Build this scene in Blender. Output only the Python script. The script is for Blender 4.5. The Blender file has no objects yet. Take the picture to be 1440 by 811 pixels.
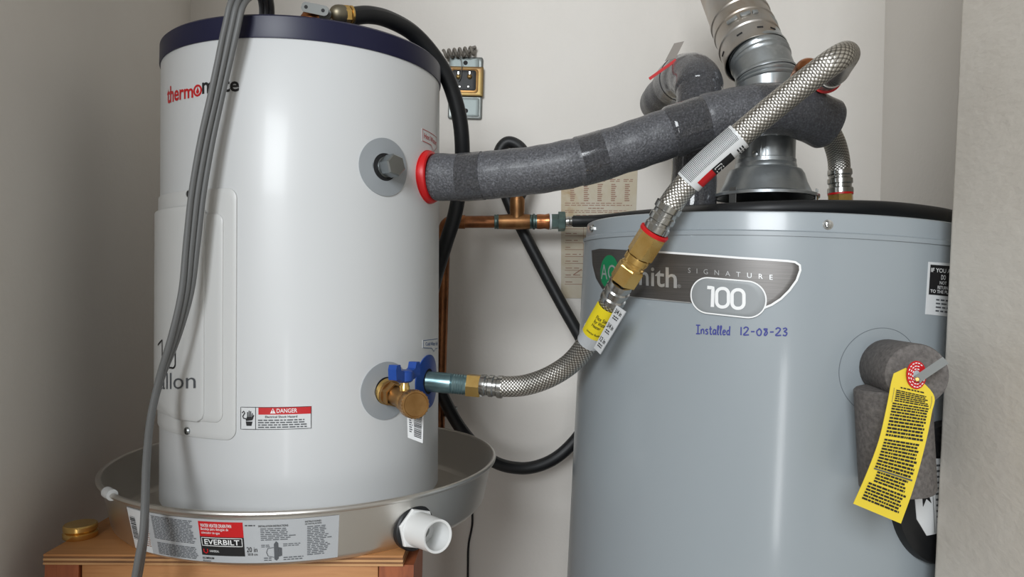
import bpy, bmesh, math, random
import numpy as np
from mathutils import Vector, Matrix
from bpy import data as D
PI = math.pi
random.seed(7)
scene = bpy.context.scene
COL = scene.collection

# ------------------------------------------------------------------ camera
W, H, F = 1440.0, 811.0, 1018.2
CH = 1.42                       # eye height above the floor
ROLL, PITCH = 0.025, 0.0015
C0 = Vector((0, 0, CH))
_f = Vector((0, math.cos(PITCH), -math.sin(PITCH)))
_u = Vector((0, math.sin(PITCH), math.cos(PITCH)))
_r = Vector((1, 0, 0))
CR = _r*math.cos(ROLL) + _u*math.sin(ROLL)
CU = -_r*math.sin(ROLL) + _u*math.cos(ROLL)
cam = D.objects.new('camera', D.cameras.new('camera'))
COL.objects.link(cam)
cam.data.sensor_width = 36.0
cam.data.lens = F/W*36.0
cam.data.clip_start = 0.02
m = Matrix((CR, CU, -_f)).transposed().to_4x4()
m.translation = C0
cam.matrix_world = m
scene.camera = cam

# ------------------------------------------------------------------ world, lights, exposure
wd = D.worlds.new('world'); scene.world = wd; wd.use_nodes = True
bg = wd.node_tree.nodes['Background']
bg.inputs[0].default_value = (1.0, 0.985, 0.96, 1); bg.inputs[1].default_value = 0.27

def area(name, loc, target, sx, sy, power, col):
    l = D.lights.new(name, 'AREA'); l.shape = 'RECTANGLE'; l.size = sx; l.size_y = sy
    l.energy = power; l.color = col
    o = D.objects.new(name, l); COL.objects.link(o)
    o.location = loc
    o.rotation_euler = (Vector(target)-Vector(loc)).to_track_quat('-Z', 'Y').to_euler()
    return o
area('window_daylight', (-0.85, -2.3, 2.5), (0.1, 1.2, 1.5), 1.2, 1.2, 91, (0.93, 0.97, 1.0))
area('door_gap_daylight', (-0.17, -2.6, 0.62), (0.0, 1.1, 1.0), 0.20, 1.0, 8, (0.98, 0.99, 1.0))
vs = scene.view_settings
vs.view_transform = 'Standard'; vs.look = 'None'; vs.gamma = 1.0; vs.use_curve_mapping = False
vs.exposure = 0.0

# ------------------------------------------------------------------ helpers: pixels, frames, surfaces
def ray(px, py):
    return _f + CR*((px-W/2)/F) - CU*((py-H/2)/F)
def P(px, py, Y):               # pixel + distance from the camera plane -> point
    d = ray(px, py)
    return C0 + d*(Y/d.y)

class Frame:                    # a thing's own upright: leaning by angle a about the viewing axis
    def __init__(s, a):
        s.a = a; s.M = Matrix.Rotation(a, 3, 'Y'); s.I = s.M.transposed()
    def w(s, p): return C0 + s.M @ Vector(p)
    def l(s, p): return s.I @ (Vector(p)-C0)

class Cyl:                      # metric surface (s along the circumference, z up) of a cylinder or cone
    def __init__(s, fr, X, Y, R, k=0.0, z0=0.0):
        s.fr, s.X, s.Y, s.R, s.k, s.z0 = fr, X, Y, R, k, z0
        s.t0 = math.atan2(-Y, -X)
    def rad(s, z): return s.R + s.k*(z-s.z0)
    def pt(s, a, z, off=0.0):   # a = s coordinate in metres from the camera-facing line
        t = s.t0 + a/s.R; r = s.rad(z)+off
        return s.fr.w((s.X+r*math.cos(t), s.Y+r*math.sin(t), z))
    def normal(s, a):
        t = s.t0 + a/s.R
        return s.fr.M @ Vector((math.cos(t), math.sin(t), 0))
    def sz(s, px, py):
        d = s.fr.I @ ray(px, py); z = s.z0
        for _ in range(6):
            R = s.rad(z)
            A = d.x*d.x+d.y*d.y; B = d.x*s.X+d.y*s.Y; Cc = s.X**2+s.Y**2-R*R
            disc = B*B-A*Cc
            lam = (B-math.sqrt(max(disc, 0)))/A
            z = d.z*lam
        x, y = d.x*lam-s.X, d.y*lam-s.Y
        t = math.atan2(y, x)-s.t0
        while t > PI: t -= 2*PI
        while t < -PI: t += 2*PI
        return (t*s.R, z)

class Plane:                    # metric plane surface through point o with axes ux, uy
    def __init__(s, o, ux, uy, flip=False):
        s.o = Vector(o); s.ux = Vector(ux).normalized(); s.n = s.ux.cross(Vector(uy)).normalized()
        s.uy = s.n.cross(s.ux).normalized()
        if (C0-s.o).dot(s.n) < 0: s.n = -s.n
    def pt(s, a, b, off=0.0): return s.o + s.ux*a + s.uy*b + s.n*off
    def sz(s, px, py):
        d = ray(px, py); lam = (s.o-C0).dot(s.n)/d.dot(s.n)
        p = C0+d*lam-s.o
        return (p.dot(s.ux), p.dot(s.uy))

# ------------------------------------------------------------------ helpers: objects
INV = {}
def thing(name, label, cat, loc, rot=(0, 0, 0), group=None, kind=None):
    o = D.objects.new(name, None); COL.objects.link(o)
    o.empty_display_size = 0.05
    o.location = loc; o.rotation_euler = rot
    if label: o['label'] = label
    if cat: o['category'] = cat
    if group: o['group'] = group
    if kind: o['kind'] = kind
    from mathutils import Euler
    M = Matrix.Translation(loc) @ Euler(rot).to_matrix().to_4x4()
    INV[o.name] = M.inverted()
    return o
def tag(o, label, cat, group=None):
    o['label'] = label; o['category'] = cat
    if group: o['group'] = group
    return o
def mesh(name, V, Fc, mat, parent=None, smooth=35, uv=None, label=None, kind=None):
    V = [Vector(v) for v in V]
    o = None
    if parent is not None:
        I = INV[parent.name]; L = [I @ v for v in V]; loc = None
    else:
        lo = [min(v[i] for v in V) for i in range(3)]; hi = [max(v[i] for v in V) for i in range(3)]
        loc = Vector(((lo[0]+hi[0])/2, (lo[1]+hi[1])/2, lo[2]))
        L = [v-loc for v in V]
    me = D.meshes.new(name)
    me.from_pydata([tuple(v) for v in L], [], Fc)
    if uv is not None:
        ul = me.uv_layers.new(name='UVMap')
        for p in me.polygons:
            for li, vi in zip(p.loop_indices, p.vertices):
                ul.data[li].uv = uv[vi]
    me.validate(); me.update()
    if smooth:
        me.polygons.foreach_set('use_smooth', [True]*len(me.polygons))
        me.set_sharp_from_angle(angle=math.radians(smooth))
    me.materials.append(mat)
    o = D.objects.new(name, me); COL.objects.link(o)
    if parent is not None:
        o.parent = parent; INV[o.name] = INV[parent.name]
    else:
        o.location = loc; INV[o.name] = Matrix.Translation(loc).inverted()
    if label: o['label'] = label
    if kind: o['kind'] = kind
    return o

def catmull(pts, n=10):
    """pts: list of tuples/vectors (any dimension), returns smooth samples"""
    A = [np.array(p, float) for p in pts]
    A = [2*A[0]-A[1]] + A + [2*A[-1]-A[-2]]
    out = []
    for i in range(1, len(A)-2):
        for j in range(n):
            t = j/n
            out.append(0.5*((2*A[i])+(A[i+1]-A[i-1])*t+(2*A[i-1]-5*A[i]+4*A[i+1]-A[i+2])*t*t+(3*A[i]-A[i-1]-3*A[i+1]+A[i+2])*t**3))
    out.append(A[-2])
    return out
def pxpath(pts, n=10, extra=False):
    """pixel control points (px,py,Y[,extra]) -> smooth world path (and extras)"""
    Q = []
    for p in pts:
        w = P(p[0], p[1], p[2]); Q.append((w.x, w.y, w.z)+tuple(p[3:]))
    S = catmull(Q, n)
    path = [Vector(q[:3]) for q in S]
    return (path, [tuple(q[3:]) for q in S]) if extra else path
def frames(path, ref=None):
    T = []
    for i in range(len(path)):
        a = path[max(i-1, 0)]; b = path[min(i+1, len(path)-1)]
        T.append((b-a).normalized())
    N = []
    n = None
    for i, t in enumerate(T):
        if ref is not None:
            r = ref(path[i]) if callable(ref) else Vector(ref)
            n = (r - t*r.dot(t)).normalized()
        else:
            if n is None:
                r = Vector((0, -1, 0)) if abs(t.y) < .9 else Vector((0, 0, 1))
                n = (r - t*r.dot(t)).normalized()
            else:
                n = (n - t*n.dot(t)).normalized()
        N.append(n)
    return T, N, [t.cross(n) for t, n in zip(T, N)]
def lens(path):
    s = [0.0]
    for a, b in zip(path, path[1:]): s.append(s[-1]+(b-a).length)
    return s
def tube_data(path, r, n=20, cap=True, ref=None):
    """r: number, list, or function of arclength"""
    T, N, B = frames(path, ref); S = lens(path)
    V, Fc, UV = [], [], []
    for i, p in enumerate(path):
        rr = r(S[i]) if callable(r) else (r[i] if isinstance(r, (list, tuple)) else r)
        for j in range(n+1):
            a = 2*PI*j/n
            V.append(p + (N[i]*math.cos(a)+B[i]*math.sin(a))*rr)
            UV.append((j/n, S[i]))
    m1 = n+1
    for i in range(len(path)-1):
        for j in range(n):
            Fc.append((i*m1+j, i*m1+j+1, (i+1)*m1+j+1, (i+1)*m1+j))
    if cap:
        Fc.append(tuple(range(n-1, -1, -1)))
        Fc.append(tuple((len(path)-1)*m1+j for j in range(n)))
    return V, Fc, UV
def tube(name, path, r, mat, parent=None, n=20, cap=True, ref=None, smooth=50, label=None):
    V, Fc, UV = tube_data(path, r, n, cap, ref)
    return mesh(name, V, Fc, mat, parent, smooth, UV, label)
def axis_frame(d):
    d = Vector(d).normalized()
    r = Vector((0, 0, 1)) if abs(d.z) < .9 else Vector((1, 0, 0))
    u = (r - d*r.dot(d)).normalized()
    return d, u, d.cross(u)
def lathe_data(o, d, prof, n=32, rot=0.0, closed=True):
    """prof: list of (t along axis, radius); radius 0 collapses to a point cap"""
    d, u, v = axis_frame(d); o = Vector(o)
    V, Fc, UV = [], [], []; rows = []
    for t, r in prof:
        if r < 1e-7:
            rows.append([len(V)]*(n)); V.append(o+d*t); UV.append((0, t))
        else:
            base = len(V); rows.append([base+j for j in range(n)])
            for j in range(n):
                a = rot+2*PI*j/n
                V.append(o+d*t+(u*math.cos(a)+v*math.sin(a))*r); UV.append((j/n, t))
    for i in range(len(rows)-1):
        for j in range(n):
            k = (j+1) % n
            f = [rows[i][j], rows[i][k], rows[i+1][k], rows[i+1][j]]
            g = []
            for q in f:
                if q not in g: g.append(q)
            if len(g) > 2: Fc.append(tuple(g))
    return V, Fc, UV
def lathe(name, o, d, prof, mat, parent=None, n=32, rot=0.0, smooth=35, label=None):
    V, Fc, UV = lathe_data(o, d, prof, n, rot)
    return mesh(name, V, Fc, mat, parent, smooth, UV, label)
def join(*parts):
    V, Fc, UV = [], [], []
    for p in parts:
        b = len(V); V += list(p[0]); Fc += [tuple(i+b for i in f) for f in p[1]]
        UV += list(p[2]) if len(p) > 2 and p[2] is not None else [(0, 0)]*len(p[0])
    return V, Fc, UV
def rot_u(angle, axis): return Matrix.Rotation(angle, 3, axis)
def box_data(o, ax, ay, az, sx, sy, sz, bev=0.0):
    """box centred at o with unit axes and full sizes, optional bevel"""
    bm = bmesh.new(); bmesh.ops.create_cube(bm, size=1.0)
    for v in bm.verts: v.co = Vector((v.co.x*sx, v.co.y*sy, v.co.z*sz))
    if bev: bmesh.ops.bevel(bm, geom=list(bm.edges), offset=bev, segments=2, affect='EDGES', profile=.5)
    ax, ay, az, o = Vector(ax), Vector(ay), Vector(az), Vector(o)
    bm.verts.index_update()
    V = [o+ax*v.co.x+ay*v.co.y+az*v.co.z for v in bm.verts]
    Fc = [tuple(v.index for v in f.verts) for f in bm.faces]
    bm.free()
    return V, Fc, [(v.x, v.z) for v in V]
def prism(pts, z0, z1, shift=(0, 0)):
    n = len(pts)
    V = [Vector((x, y, z0)) for x, y in pts]+[Vector((x+shift[0], y+shift[1], z1)) for x, y in pts]
    Fc = [tuple(range(n-1, -1, -1)), tuple(range(n, 2*n))]+[(i, (i+1) % n, n+(i+1) % n, n+i) for i in range(n)]
    return V, Fc, None

# ---- outlines and pads on metric surfaces
def resample(pts, step):
    out = []
    n = len(pts)
    for i in range(n):
        a, b = pts[i], pts[(i+1) % n]
        L = math.hypot(b[0]-a[0], b[1]-a[1]); k = max(1, int(math.ceil(L/step)))
        for j in range(k): out.append((a[0]+(b[0]-a[0])*j/k, a[1]+(b[1]-a[1])*j/k))
    return out
def rrect(x0, y0, x1, y1, r, seg=6):
    out = []
    for cx, cy, a0 in ((x1-r, y1-r, 0), (x0+r, y1-r, 90), (x0+r, y0+r, 180), (x1-r, y0+r, 270)):
        for i in range(seg+1):
            a = math.radians(a0+90*i/seg); out.append((cx+r*math.cos(a), cy+r*math.sin(a)))
    return out
def circle(cx, cy, r, n=48, ry=None):
    ry = ry or r
    return [(cx+r*math.cos(2*PI*i/n), cy+ry*math.sin(2*PI*i/n)) for i in range(n)]
def pad_data(S, outline, off0, off1, bevel=0.0, step=0.006):
    pts = resample(outline, step)
    cx = sum(p[0] for p in pts)/len(pts); cy = sum(p[1] for p in pts)/len(pts)
    R = max(math.hypot(p[0]-cx, p[1]-cy) for p in pts)
    k = max(2, int(R/step/1.2))
    n = len(pts); V, Fc, UV = [], [], []
    rings = [(0.0, off0), (0.0, max(off0, off1-bevel))] if off1 > off0 else []
    ins = [bevel]
    def ring(inset, off, sc=1.0):
        b = len(V)
        for x, y in pts:
            dx, dy = cx-x, cy-y; L = math.hypot(dx, dy) or 1
            q = min(inset/L, .95)
            x2, y2 = x+dx*q, y+dy*q
            x2, y2 = cx+(x2-cx)*sc, cy+(y2-cy)*sc
            V.append(S.pt(x2, y2, off)); UV.append((x2, y2))
        return b
    bs = [ring(i, o) for i, o in rings]
    if bevel: bs.append(ring(bevel*.3, off1-bevel*.3))
    for i in range(k): bs.append(ring(bevel, off1, 1-i/k))
    for a, b in zip(bs, bs[1:]):
        for i in range(n): Fc.append((a+i, a+(i+1) % n, b+(i+1) % n, b+i))
    c = len(V); V.append(S.pt(cx, cy, off1)); UV.append((cx, cy))
    b = bs[-1]
    for i in range(n): Fc.append((b+i, b+(i+1) % n, c))
    return V, Fc, UV
def fixn(V, Fc, S=None):
    return V, Fc
def pad(name, S, outline, off0, off1, mat, parent=None, bevel=0.0, step=0.006, label=None, smooth=40):
    # keep the outline counter-clockwise as seen from outside so that faces look outwards
    V, Fc, UV = pad_data(S, outline, off0, off1, bevel, step)
    return mesh(name, V, Fc, mat, parent, smooth, UV, label)
def ringpad(name, S, cx, cy, r0, r1, off, mat, parent=None, n=64, thick=0.0012, rings=6, label=None):
    V, Fc = [], []
    rad = [r1, r1]+[r1+(r0-r1)*i/rings for i in range(1, rings+1)]+[r0]
    offs = [0.0, off]+[off]*rings+[-thick]
    for r, o in zip(rad, offs):
        for i in range(n):
            a = 2*PI*i/n; V.append(S.pt(cx+r*math.cos(a), cy+r*math.sin(a), o))
    for k in range(len(rad)-1):
        for i in range(n): Fc.append((k*n+i, k*n+(i+1) % n, (k+1)*n+(i+1) % n, (k+1)*n+i))
    return mesh(name, V, Fc, mat, parent, 40, None, label)
def ribbon_data(S, pts, w, off, closed=False, step=0.004):
    q = pts if not closed else pts+[pts[0]]
    out = []
    for a, b in zip(q, q[1:]):
        L = math.hypot(b[0]-a[0], b[1]-a[1]); k = max(1, int(L/step))
        for j in range(k): out.append((a[0]+(b[0]-a[0])*j/k, a[1]+(b[1]-a[1])*j/k))
    out.append(q[-1])
    V, Fc = [], []
    n = len(out)
    for i, p in enumerate(out):
        a = out[i-1] if i > 0 else (out[-2] if closed else out[0])
        b = out[i+1] if i < n-1 else (out[1] if closed else out[-1])
        dx, dy = b[0]-a[0], b[1]-a[1]; L = math.hypot(dx, dy) or 1
        nx, ny = -dy/L*w/2, dx/L*w/2
        V.append(S.pt(p[0]+nx, p[1]+ny, off)); V.append(S.pt(p[0]-nx, p[1]-ny, off))
    for i in range(n-1): Fc.append((2*i, 2*i+1, 2*i+3, 2*i+2))
    return V, Fc, None
def ribbon(name, S, pts, w, off, mat, parent=None, closed=False, step=0.004):
    V, Fc, _ = ribbon_data(S, pts, w, off, closed, step)
    return mesh(name, V, Fc, mat, parent, 40)
def quad(S, tl, tr, br, bl):    # pixel corners -> bilinear map (u right, v up) into the metric surface
    A = [S.sz(*q) for q in (tl, tr, br, bl)]
    return qmap(A)
def qmap(A):
    def f(u, v):
        t = (A[0][0]*(1-u)+A[1][0]*u, A[0][1]*(1-u)+A[1][1]*u)
        b = (A[3][0]*(1-u)+A[2][0]*u, A[3][1]*(1-u)+A[2][1]*u)
        return (b[0]*(1-v)+t[0]*v, b[1]*(1-v)+t[1]*v)
    return f
def qrect(f, u0, v0, u1, v1): return [f(u0, v0), f(u1, v0), f(u1, v1), f(u0, v1)]
_tc = {}
def text2d(s, bold=0.0, spacing=1.0):
    key = (s, bold, spacing)
    if key in _tc: return _tc[key]
    cu = D.curves.new('t', 'FONT'); cu.body = s; cu.offset = bold; cu.space_character = spacing
    cu.resolution_u = 3
    ob = D.objects.new('t', cu); COL.objects.link(ob)
    dg = bpy.context.evaluated_depsgraph_get()
    me = D.meshes.new_from_object(ob.evaluated_get(dg))
    V = [(v.co.x, v.co.y) for v in me.vertices]; Fc = [tuple(p.vertices) for p in me.polygons]
    D.objects.remove(ob); D.curves.remove(cu); D.meshes.remove(me)
    x0 = min(v[0] for v in V); x1 = max(v[0] for v in V); y0 = min(v[1] for v in V); y1 = max(v[1] for v in V)
    V = [((v[0]-x0)/(x1-x0), (v[1]-y0)/(y1-y0)) for v in V]
    _tc[key] = (V, Fc); return V, Fc
def text_data(S, f, s, rect, off, bold=0.0, spacing=1.0):
    V, Fc = text2d(s, bold, spacing); u0, v0, u1, v1 = rect
    return [S.pt(*f(u0+(u1-u0)*x, v0+(v1-v0)*y), off) for x, y in V], Fc, None
def text(name, S, f, s, rect, off, mat, parent, bold=0.0, spacing=1.0):
    V, Fc, _ = text_data(S, f, s, rect, off, bold, spacing)
    return mesh(name, V, Fc, mat, parent, 0)
def words_data(S, f, rect, rows, off, rnd, wmin=.03, wmax=.10, gap=.012, fill=.55, ragged=.85):
    u0, v0, u1, v1 = rect; V, Fc = [], []
    hgt = (v1-v0)/rows
    for r in range(rows):
        y1 = v1-r*hgt-hgt*(1-fill)/2; y0 = y1-hgt*fill
        u = u0; end = u0+(u1-u0)*rnd.uniform(ragged, 1)
        while u < end-wmin*.5:
            w = min(rnd.uniform(wmin, wmax), end-u); b = len(V)
            for a, c in ((u, y0), (u+w, y0), (u+w, y1), (u, y1)): V.append(S.pt(*f(a, c), off))
            Fc.append((b, b+1, b+2, b+3)); u += w+gap
    return V, Fc, None
def words(name, S, f, rect, rows, off, mat, parent, seed=1, **k):
    V, Fc, _ = words_data(S, f, rect, rows, off, random.Random(seed), **k)
    return mesh(name, V, Fc, mat, parent, 0)
def flat(name, data_list, mat, parent):
    V, Fc, _ = join(*data_list); return mesh(name, V, Fc, mat, parent, 0)

# ------------------------------------------------------------------ materials
def lin(c):
    if isinstance(c, str):
        c = [int(c[i:i+2], 16)/255 for i in (0, 2, 4)]
    return tuple(x/12.92 if x <= .04045 else ((x+.055)/1.055)**2.4 for x in c)+(1,)
class Mat:
    def __init__(s, name, col, rough=.5, metal=0., **k):
        s.m = D.materials.new(name); s.m.use_nodes = True
        s.t = s.m.node_tree; s.b = s.t.nodes['Principled BSDF']
        s.b.inputs['Base Color'].default_value = lin(col)
        s.b.inputs['Roughness'].default_value = rough; s.b.inputs['Metallic'].default_value = metal
        for q, v in k.items(): s.b.inputs[q.replace('_', ' ')].default_value = v
        s._h = None
    def n(s, t, **k):
        x = s.t.nodes.new(t)
        for q, v in k.items():
            if hasattr(x, q): setattr(x, q, v)
            else: x.inputs[q].default_value = v
        return x
    def link(s, a, b): s.t.links.new(a, b)
    def coord(s, kind='Object', scale=(1, 1, 1), rot=(0, 0, 0)):
        c = s.n('ShaderNodeTexCoord'); mp = s.n('ShaderNodeMapping')
        mp.inputs['Scale'].default_value = scale; mp.inputs['Rotation'].default_value = rot
        s.link(c.outputs[kind], mp.inputs['Vector']); return mp.outputs[0]
    def noise(s, scale, detail=3, rough=.5, vec=None, dist=0):
        x = s.n('ShaderNodeTexNoise'); x.inputs['Scale'].default_value = scale
        x.inputs['Detail'].default_value = detail; x.inputs['Roughness'].default_value = rough
        x.inputs['Distortion'].default_value = dist
        if vec is None: vec = s.coord()
        s.link(vec, x.inputs['Vector']); return x.outputs['Fac']
    def ramp(s, fac, stops):
        x = s.n('ShaderNodeValToRGB'); cr = x.color_ramp
        while len(cr.elements) < len(stops): cr.elements.new(.5)
        for e, (p, c) in zip(cr.elements, stops): e.position = p; e.color = lin(c)
        s.link(fac, x.inputs['Fac']); return x.outputs['Color']
    def color(s, out): s.link(out, s.b.inputs['Base Color'])
    def mixc(s, fac, a, b):
        x = s.n('ShaderNodeMix', data_type='RGBA')
        for sock, v in ((x.inputs[0], fac), (x.inputs[6], a), (x.inputs[7], b)):
            if isinstance(v, str): sock.default_value = lin(v)
            elif isinstance(v, (int, float)): sock.default_value = v
            else: s.link(v, sock)
        return x.outputs[2]
    def math(s, op, a, b=None):
        x = s.n('ShaderNodeMath', operation=op)
        for i, v in enumerate((a, b)):
            if v is None: continue
            if isinstance(v, (int, float)): x.inputs[i].default_value = v
            else: s.link(v, x.inputs[i])
        return x.outputs[0]
    def bump(s, h, strength=.3, dist=.001):
        x = s.n('ShaderNodeBump'); x.inputs['Strength'].default_value = strength; x.inputs['Distance'].default_value = dist
        s.link(h, x.inputs['Height'])
        if s._h: s.link(s._h, x.inputs['Normal'])
        s._h = x.outputs[0]; s.link(s._h, s.b.inputs['Normal'])
    def rough(s, fac, a, b):
        x = s.n('ShaderNodeMapRange'); s.link(fac, x.inputs[0]); x.inputs[3].default_value = a; x.inputs[4].default_value = b
        s.link(x.outputs[0], s.b.inputs['Roughness'])
def simple(name, col, rough=.5, metal=0., **k): return Mat(name, col, rough, metal, **k).m

def wall_mat(name, c1, c2, stain):
    w = Mat(name, c1, .62)
    a = w.noise(2.3, 4, .6); col = w.ramp(a, [(.35, c1), (.7, c2)])
    s = w.noise(26, 5, .7); sm = w.ramp(s, [(.70, '000000'), (.82, 'FFFFFF')])
    w.color(w.mixc(w.math('MULTIPLY', sm, .16), col, stain))
    w.bump(w.noise(120, 3, .5), .25, .0015); w.bump(w.noise(14, 3, .5), .25, .004)
    return w.m
M_wall = wall_mat('painted_wall', 'E3DED7', 'E8E4DE', '8F8678')
def jamb_mat():
    w = Mat('textured_painted_wall', 'E0DACF', .55)
    w.color(w.ramp(w.noise(7, 4, .6), [(.3, 'DDD6CB'), (.7, 'E4DED4')]))
    n = w.noise(150, 3, .55, w.coord('Object', (1, .45, 1))); n2 = w.noise(38, 3, .6, w.coord('Object', (1, .45, 1)))
    w.bump(n, .4, .0015); w.bump(n2, .35, .0025)
    return w.m
M_jamb = jamb_mat()
M_floor = simple('concrete_floor', 'B9B4AB', .6)
M_ceil = simple('ceiling_paint', 'EAE8E4', .7)
def enamel(name, col, rough, coat=0.0, noise=0.0):
    e = Mat(name, col, rough, 0, Coat_Weight=coat, Coat_Roughness=.12)
    e.bump(e.noise(7, 2, .5), .06, .004)
    return e.m
M_white = enamel('white_enamel', 'D3D5D6', .38, .12)
M_cover = enamel('white_cover_plastic', 'D3D4D3', .36)
M_navy = simple('navy_plastic', '0D1033', .42)
M_greyp = enamel('grey_enamel', '979FA4', .34, .45)
M_greycap = enamel('grey_enamel_lid', '979FA4', .32, .35)
M_greydisc = simple('grey_plastic', '9A9FA3', .45)
M_red = simple('red_plastic', 'C81418', .4)
M_blue = simple('blue_plastic', '1C4696', .38)
M_black = simple('black_plastic', '131416', .5)
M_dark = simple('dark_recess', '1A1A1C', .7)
def rubber():
    r = Mat('black_rubber', '16181B', .48); r.bump(r.noise(300, 2), .1, .0004); return r.m
M_rubber = rubber()
def cable_m():
    r = Mat('grey_cable_sheath', '6C6D6D', .5); r.bump(r.noise(200, 2), .05, .0003); return r.m
M_cable = cable_m()
def galv(name, c1, c2, c3, rough=.32, scale=18):
    g = Mat(name, c1, rough, .78)
    n = g.noise(scale, 4, .6, dist=.6); g.color(g.ramp(n, [(.3, c1), (.55, c2), (.75, c3)]))
    g.rough(g.noise(40, 3), rough-.1, rough+.12); g.bump(g.noise(30, 3), .12, .001)
    return g.m
M_galv = galv('galvanised_sheet', 'B9BEC0', 'A6ABAD', 'CCD0D2')
M_galvo = galv('stained_galvanised_sheet', 'B4B2AF', 'B0A79C', '967F6C', .34, 14)
M_alu = None
def alu():
    g = Mat('brushed_aluminium', 'D6D3CE', .38, 1.0)
    n = g.noise(30, 3, .5, g.coord('Object', (1, 1, 30))); g.bump(n, .06, .0006)
    g.rough(g.noise(6, 3), .3, .44); return g.m
M_alu = alu()
M_steel = simple('zinc_steel', 'A9ADAE', .3, 1.0)
M_lever = simple('dull_steel', '7A7C7A', .6, .5)
M_chrome = simple('polished_steel', 'B9B9B6', .2, 1.0)
def brassm(name, a, b, rough=.28):
    g = Mat(name, a, rough, .9); g.color(g.ramp(g.noise(60, 3), [(.35, a), (.7, b)])); g.bump(g.noise(180, 2), .08, .0005); return g.m
M_brass = brassm('brass', 'E6C27A', 'D8AE62', .27)
M_bronze = brassm('cast_brass', 'B28A58', '9A7344', .36)
def copperm():
    g = Mat('aged_copper', '9A5A36', .34, 1.0)
    g.color(g.ramp(g.noise(22, 5, .65, dist=.8), [(.28, '5E4332'), (.45, '85583C'), (.62, 'A06A46'), (.8, '6E5040')]))
    g.rough(g.noise(50, 3), .25, .5); return g.m
M_copper = copperm()
M_copperb = brassm('bright_copper', 'B5764C', '96603E', .28)
M_tee = brassm('dull_bronze', 'A2774E', '845C3C', .4)
M_dullb = brassm('dull_nickel_brass', '8E8878', '7C735E', .45)
M_patina = brassm('greenish_pipe', '6E8480', '5A6A68', .4)
def nipplem():
    g = Mat('bluish_zinc_nipple', '6F8A90', .3, .8); g.color(g.ramp(g.noise(40, 3), [(.3, '5F7D84'), (.7, '86A0A4')])); return g.m
M_nipple = nipplem()
def foam():
    g = Mat('grey_pipe_foam', '626368', .5, 0, Coat_Weight=.35, Coat_Roughness=.3)
    n = g.noise(420, 2, .6); n2 = g.noise(60, 3, .5)
    g.color(g.ramp(n, [(.3, '3C3D41'), (.55, '56575C'), (.78, '7C7E84')]))
    g.bump(n, .8, .0014); g.bump(n2, .3, .002)
    return g.m
M_foam = foam()
def foamw():
    g = Mat('grey_foam_under_clear_tape', '5E5F64', .45, 0, Coat_Weight=.9, Coat_Roughness=.1)
    n = g.noise(420, 2, .6); w = g.noise(10, 3, .65, g.coord('UV', (6, 90, 1)))
    g.color(g.ramp(n, [(.3, '47484C'), (.55, '626368'), (.78, '868890')]))
    g.bump(n, .5, .001); g.bump(w, 1.0, .007)
    return g.m
M_foamw = foamw()
def foamb():
    g = Mat('brown_grey_pipe_foam', '6A6664', .85)
    n = g.noise(260, 3, .6); g.color(g.ramp(n, [(.3, '565250'), (.7, '75706D')])); g.bump(n, .5, .001); return g.m
M_foamb = foamb()
def braid():
    g = Mat('stainless_braid', 'B5B2AC', .28, 1.0)
    c = g.n('ShaderNodeTexCoord'); sp = g.n('ShaderNodeSeparateXYZ'); g.link(c.outputs['UV'], sp.inputs[0])
    u = g.math('MULTIPLY', sp.outputs[0], 2*PI*8); v = g.math('MULTIPLY', sp.outputs[1], 2*PI*105)
    a = g.math('SINE', g.math('ADD', u, v)); b = g.math('SINE', g.math('SUBTRACT', u, v))
    h = g.math('ABSOLUTE', g.math('MULTIPLY', a, b))
    fine = g.math('MULTIPLY', g.math('SINE', g.math('MULTIPLY', sp.outputs[0], 2*PI*90)), .12)
    h2 = g.math('ADD', h, fine)
    g.color(g.ramp(h2, [(.0, '57534D'), (.22, 'A8A59F'), (.6, 'DEDBD5')]))
    g.bump(h2, .5, .0010)
    return g.m
M_braid = braid()
def woodm(name, c1, c2, c3, sc=(1.5, 14, 14), ring=3.0):
    g = Mat(name, c1, .55)
    v = g.coord('Object', sc)
    n = g.noise(ring, 5, .6, v, dist=1.2)
    g.color(g.ramp(n, [(.25, c1), (.5, c2), (.72, c3)]))
    g.bump(g.noise(18, 4, .6, v), .12, .0008)
    return g.m
M_ply = woodm('plywood_face', 'A5703F', 'B98250', 'A87544')
M_ply1 = woodm('plywood_edge_light', 'B98A5C', 'C79A6A', 'AE7E50')
M_ply2 = woodm('plywood_edge_dark', '6E4A2C', '855A36', '5F3F26')
M_apron = woodm('pale_timber', 'B07A4C', 'BE8856', 'A96F42')
M_leg = woodm('red_timber', '8A4A2C', 'A05A36', '743B22', (14, 14, 1.5))
M_paper_old = None
def oldpaper():
    g = Mat('aged_paper', 'CFC6B4', .8)
    n = g.noise(9, 5, .65, dist=.5); g.color(g.ramp(n, [(.42, 'CBC3B2'), (.6, 'C2B59C'), (.72, 'A88A62'), (.85, 'C9BFAC')])); return g.m
M_paper_old = oldpaper()
M_label = simple('white_label', 'DADCDD', .35)
M_labelg = simple('silver_label', 'B4B7BA', .35)
M_ink = simple('black_ink', '18181A', .6)
M_inkg = simple('grey_ink', '55585C', .6)
M_inkm = simple('grey_blue_ink', '6E757A', .6)
M_inkred = simple('faded_red_ink', 'A07F6E', .7)
M_redink = simple('red_ink', 'C4161C', .45)
M_blueink = simple('blue_ink', '22558C', .5)
M_marker = simple('blue_marker', '3A3F8C', .6)
M_whiteink = simple('white_ink', 'F0F1F1', .4)
M_yellow = simple('yellow_label', 'E3CF1E', .5)
M_yellowt = simple('yellow_tag', 'E6CC3A', .6)
M_pvc = simple('white_pvc', 'E4E5E4', .35)
M_badge = None
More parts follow.
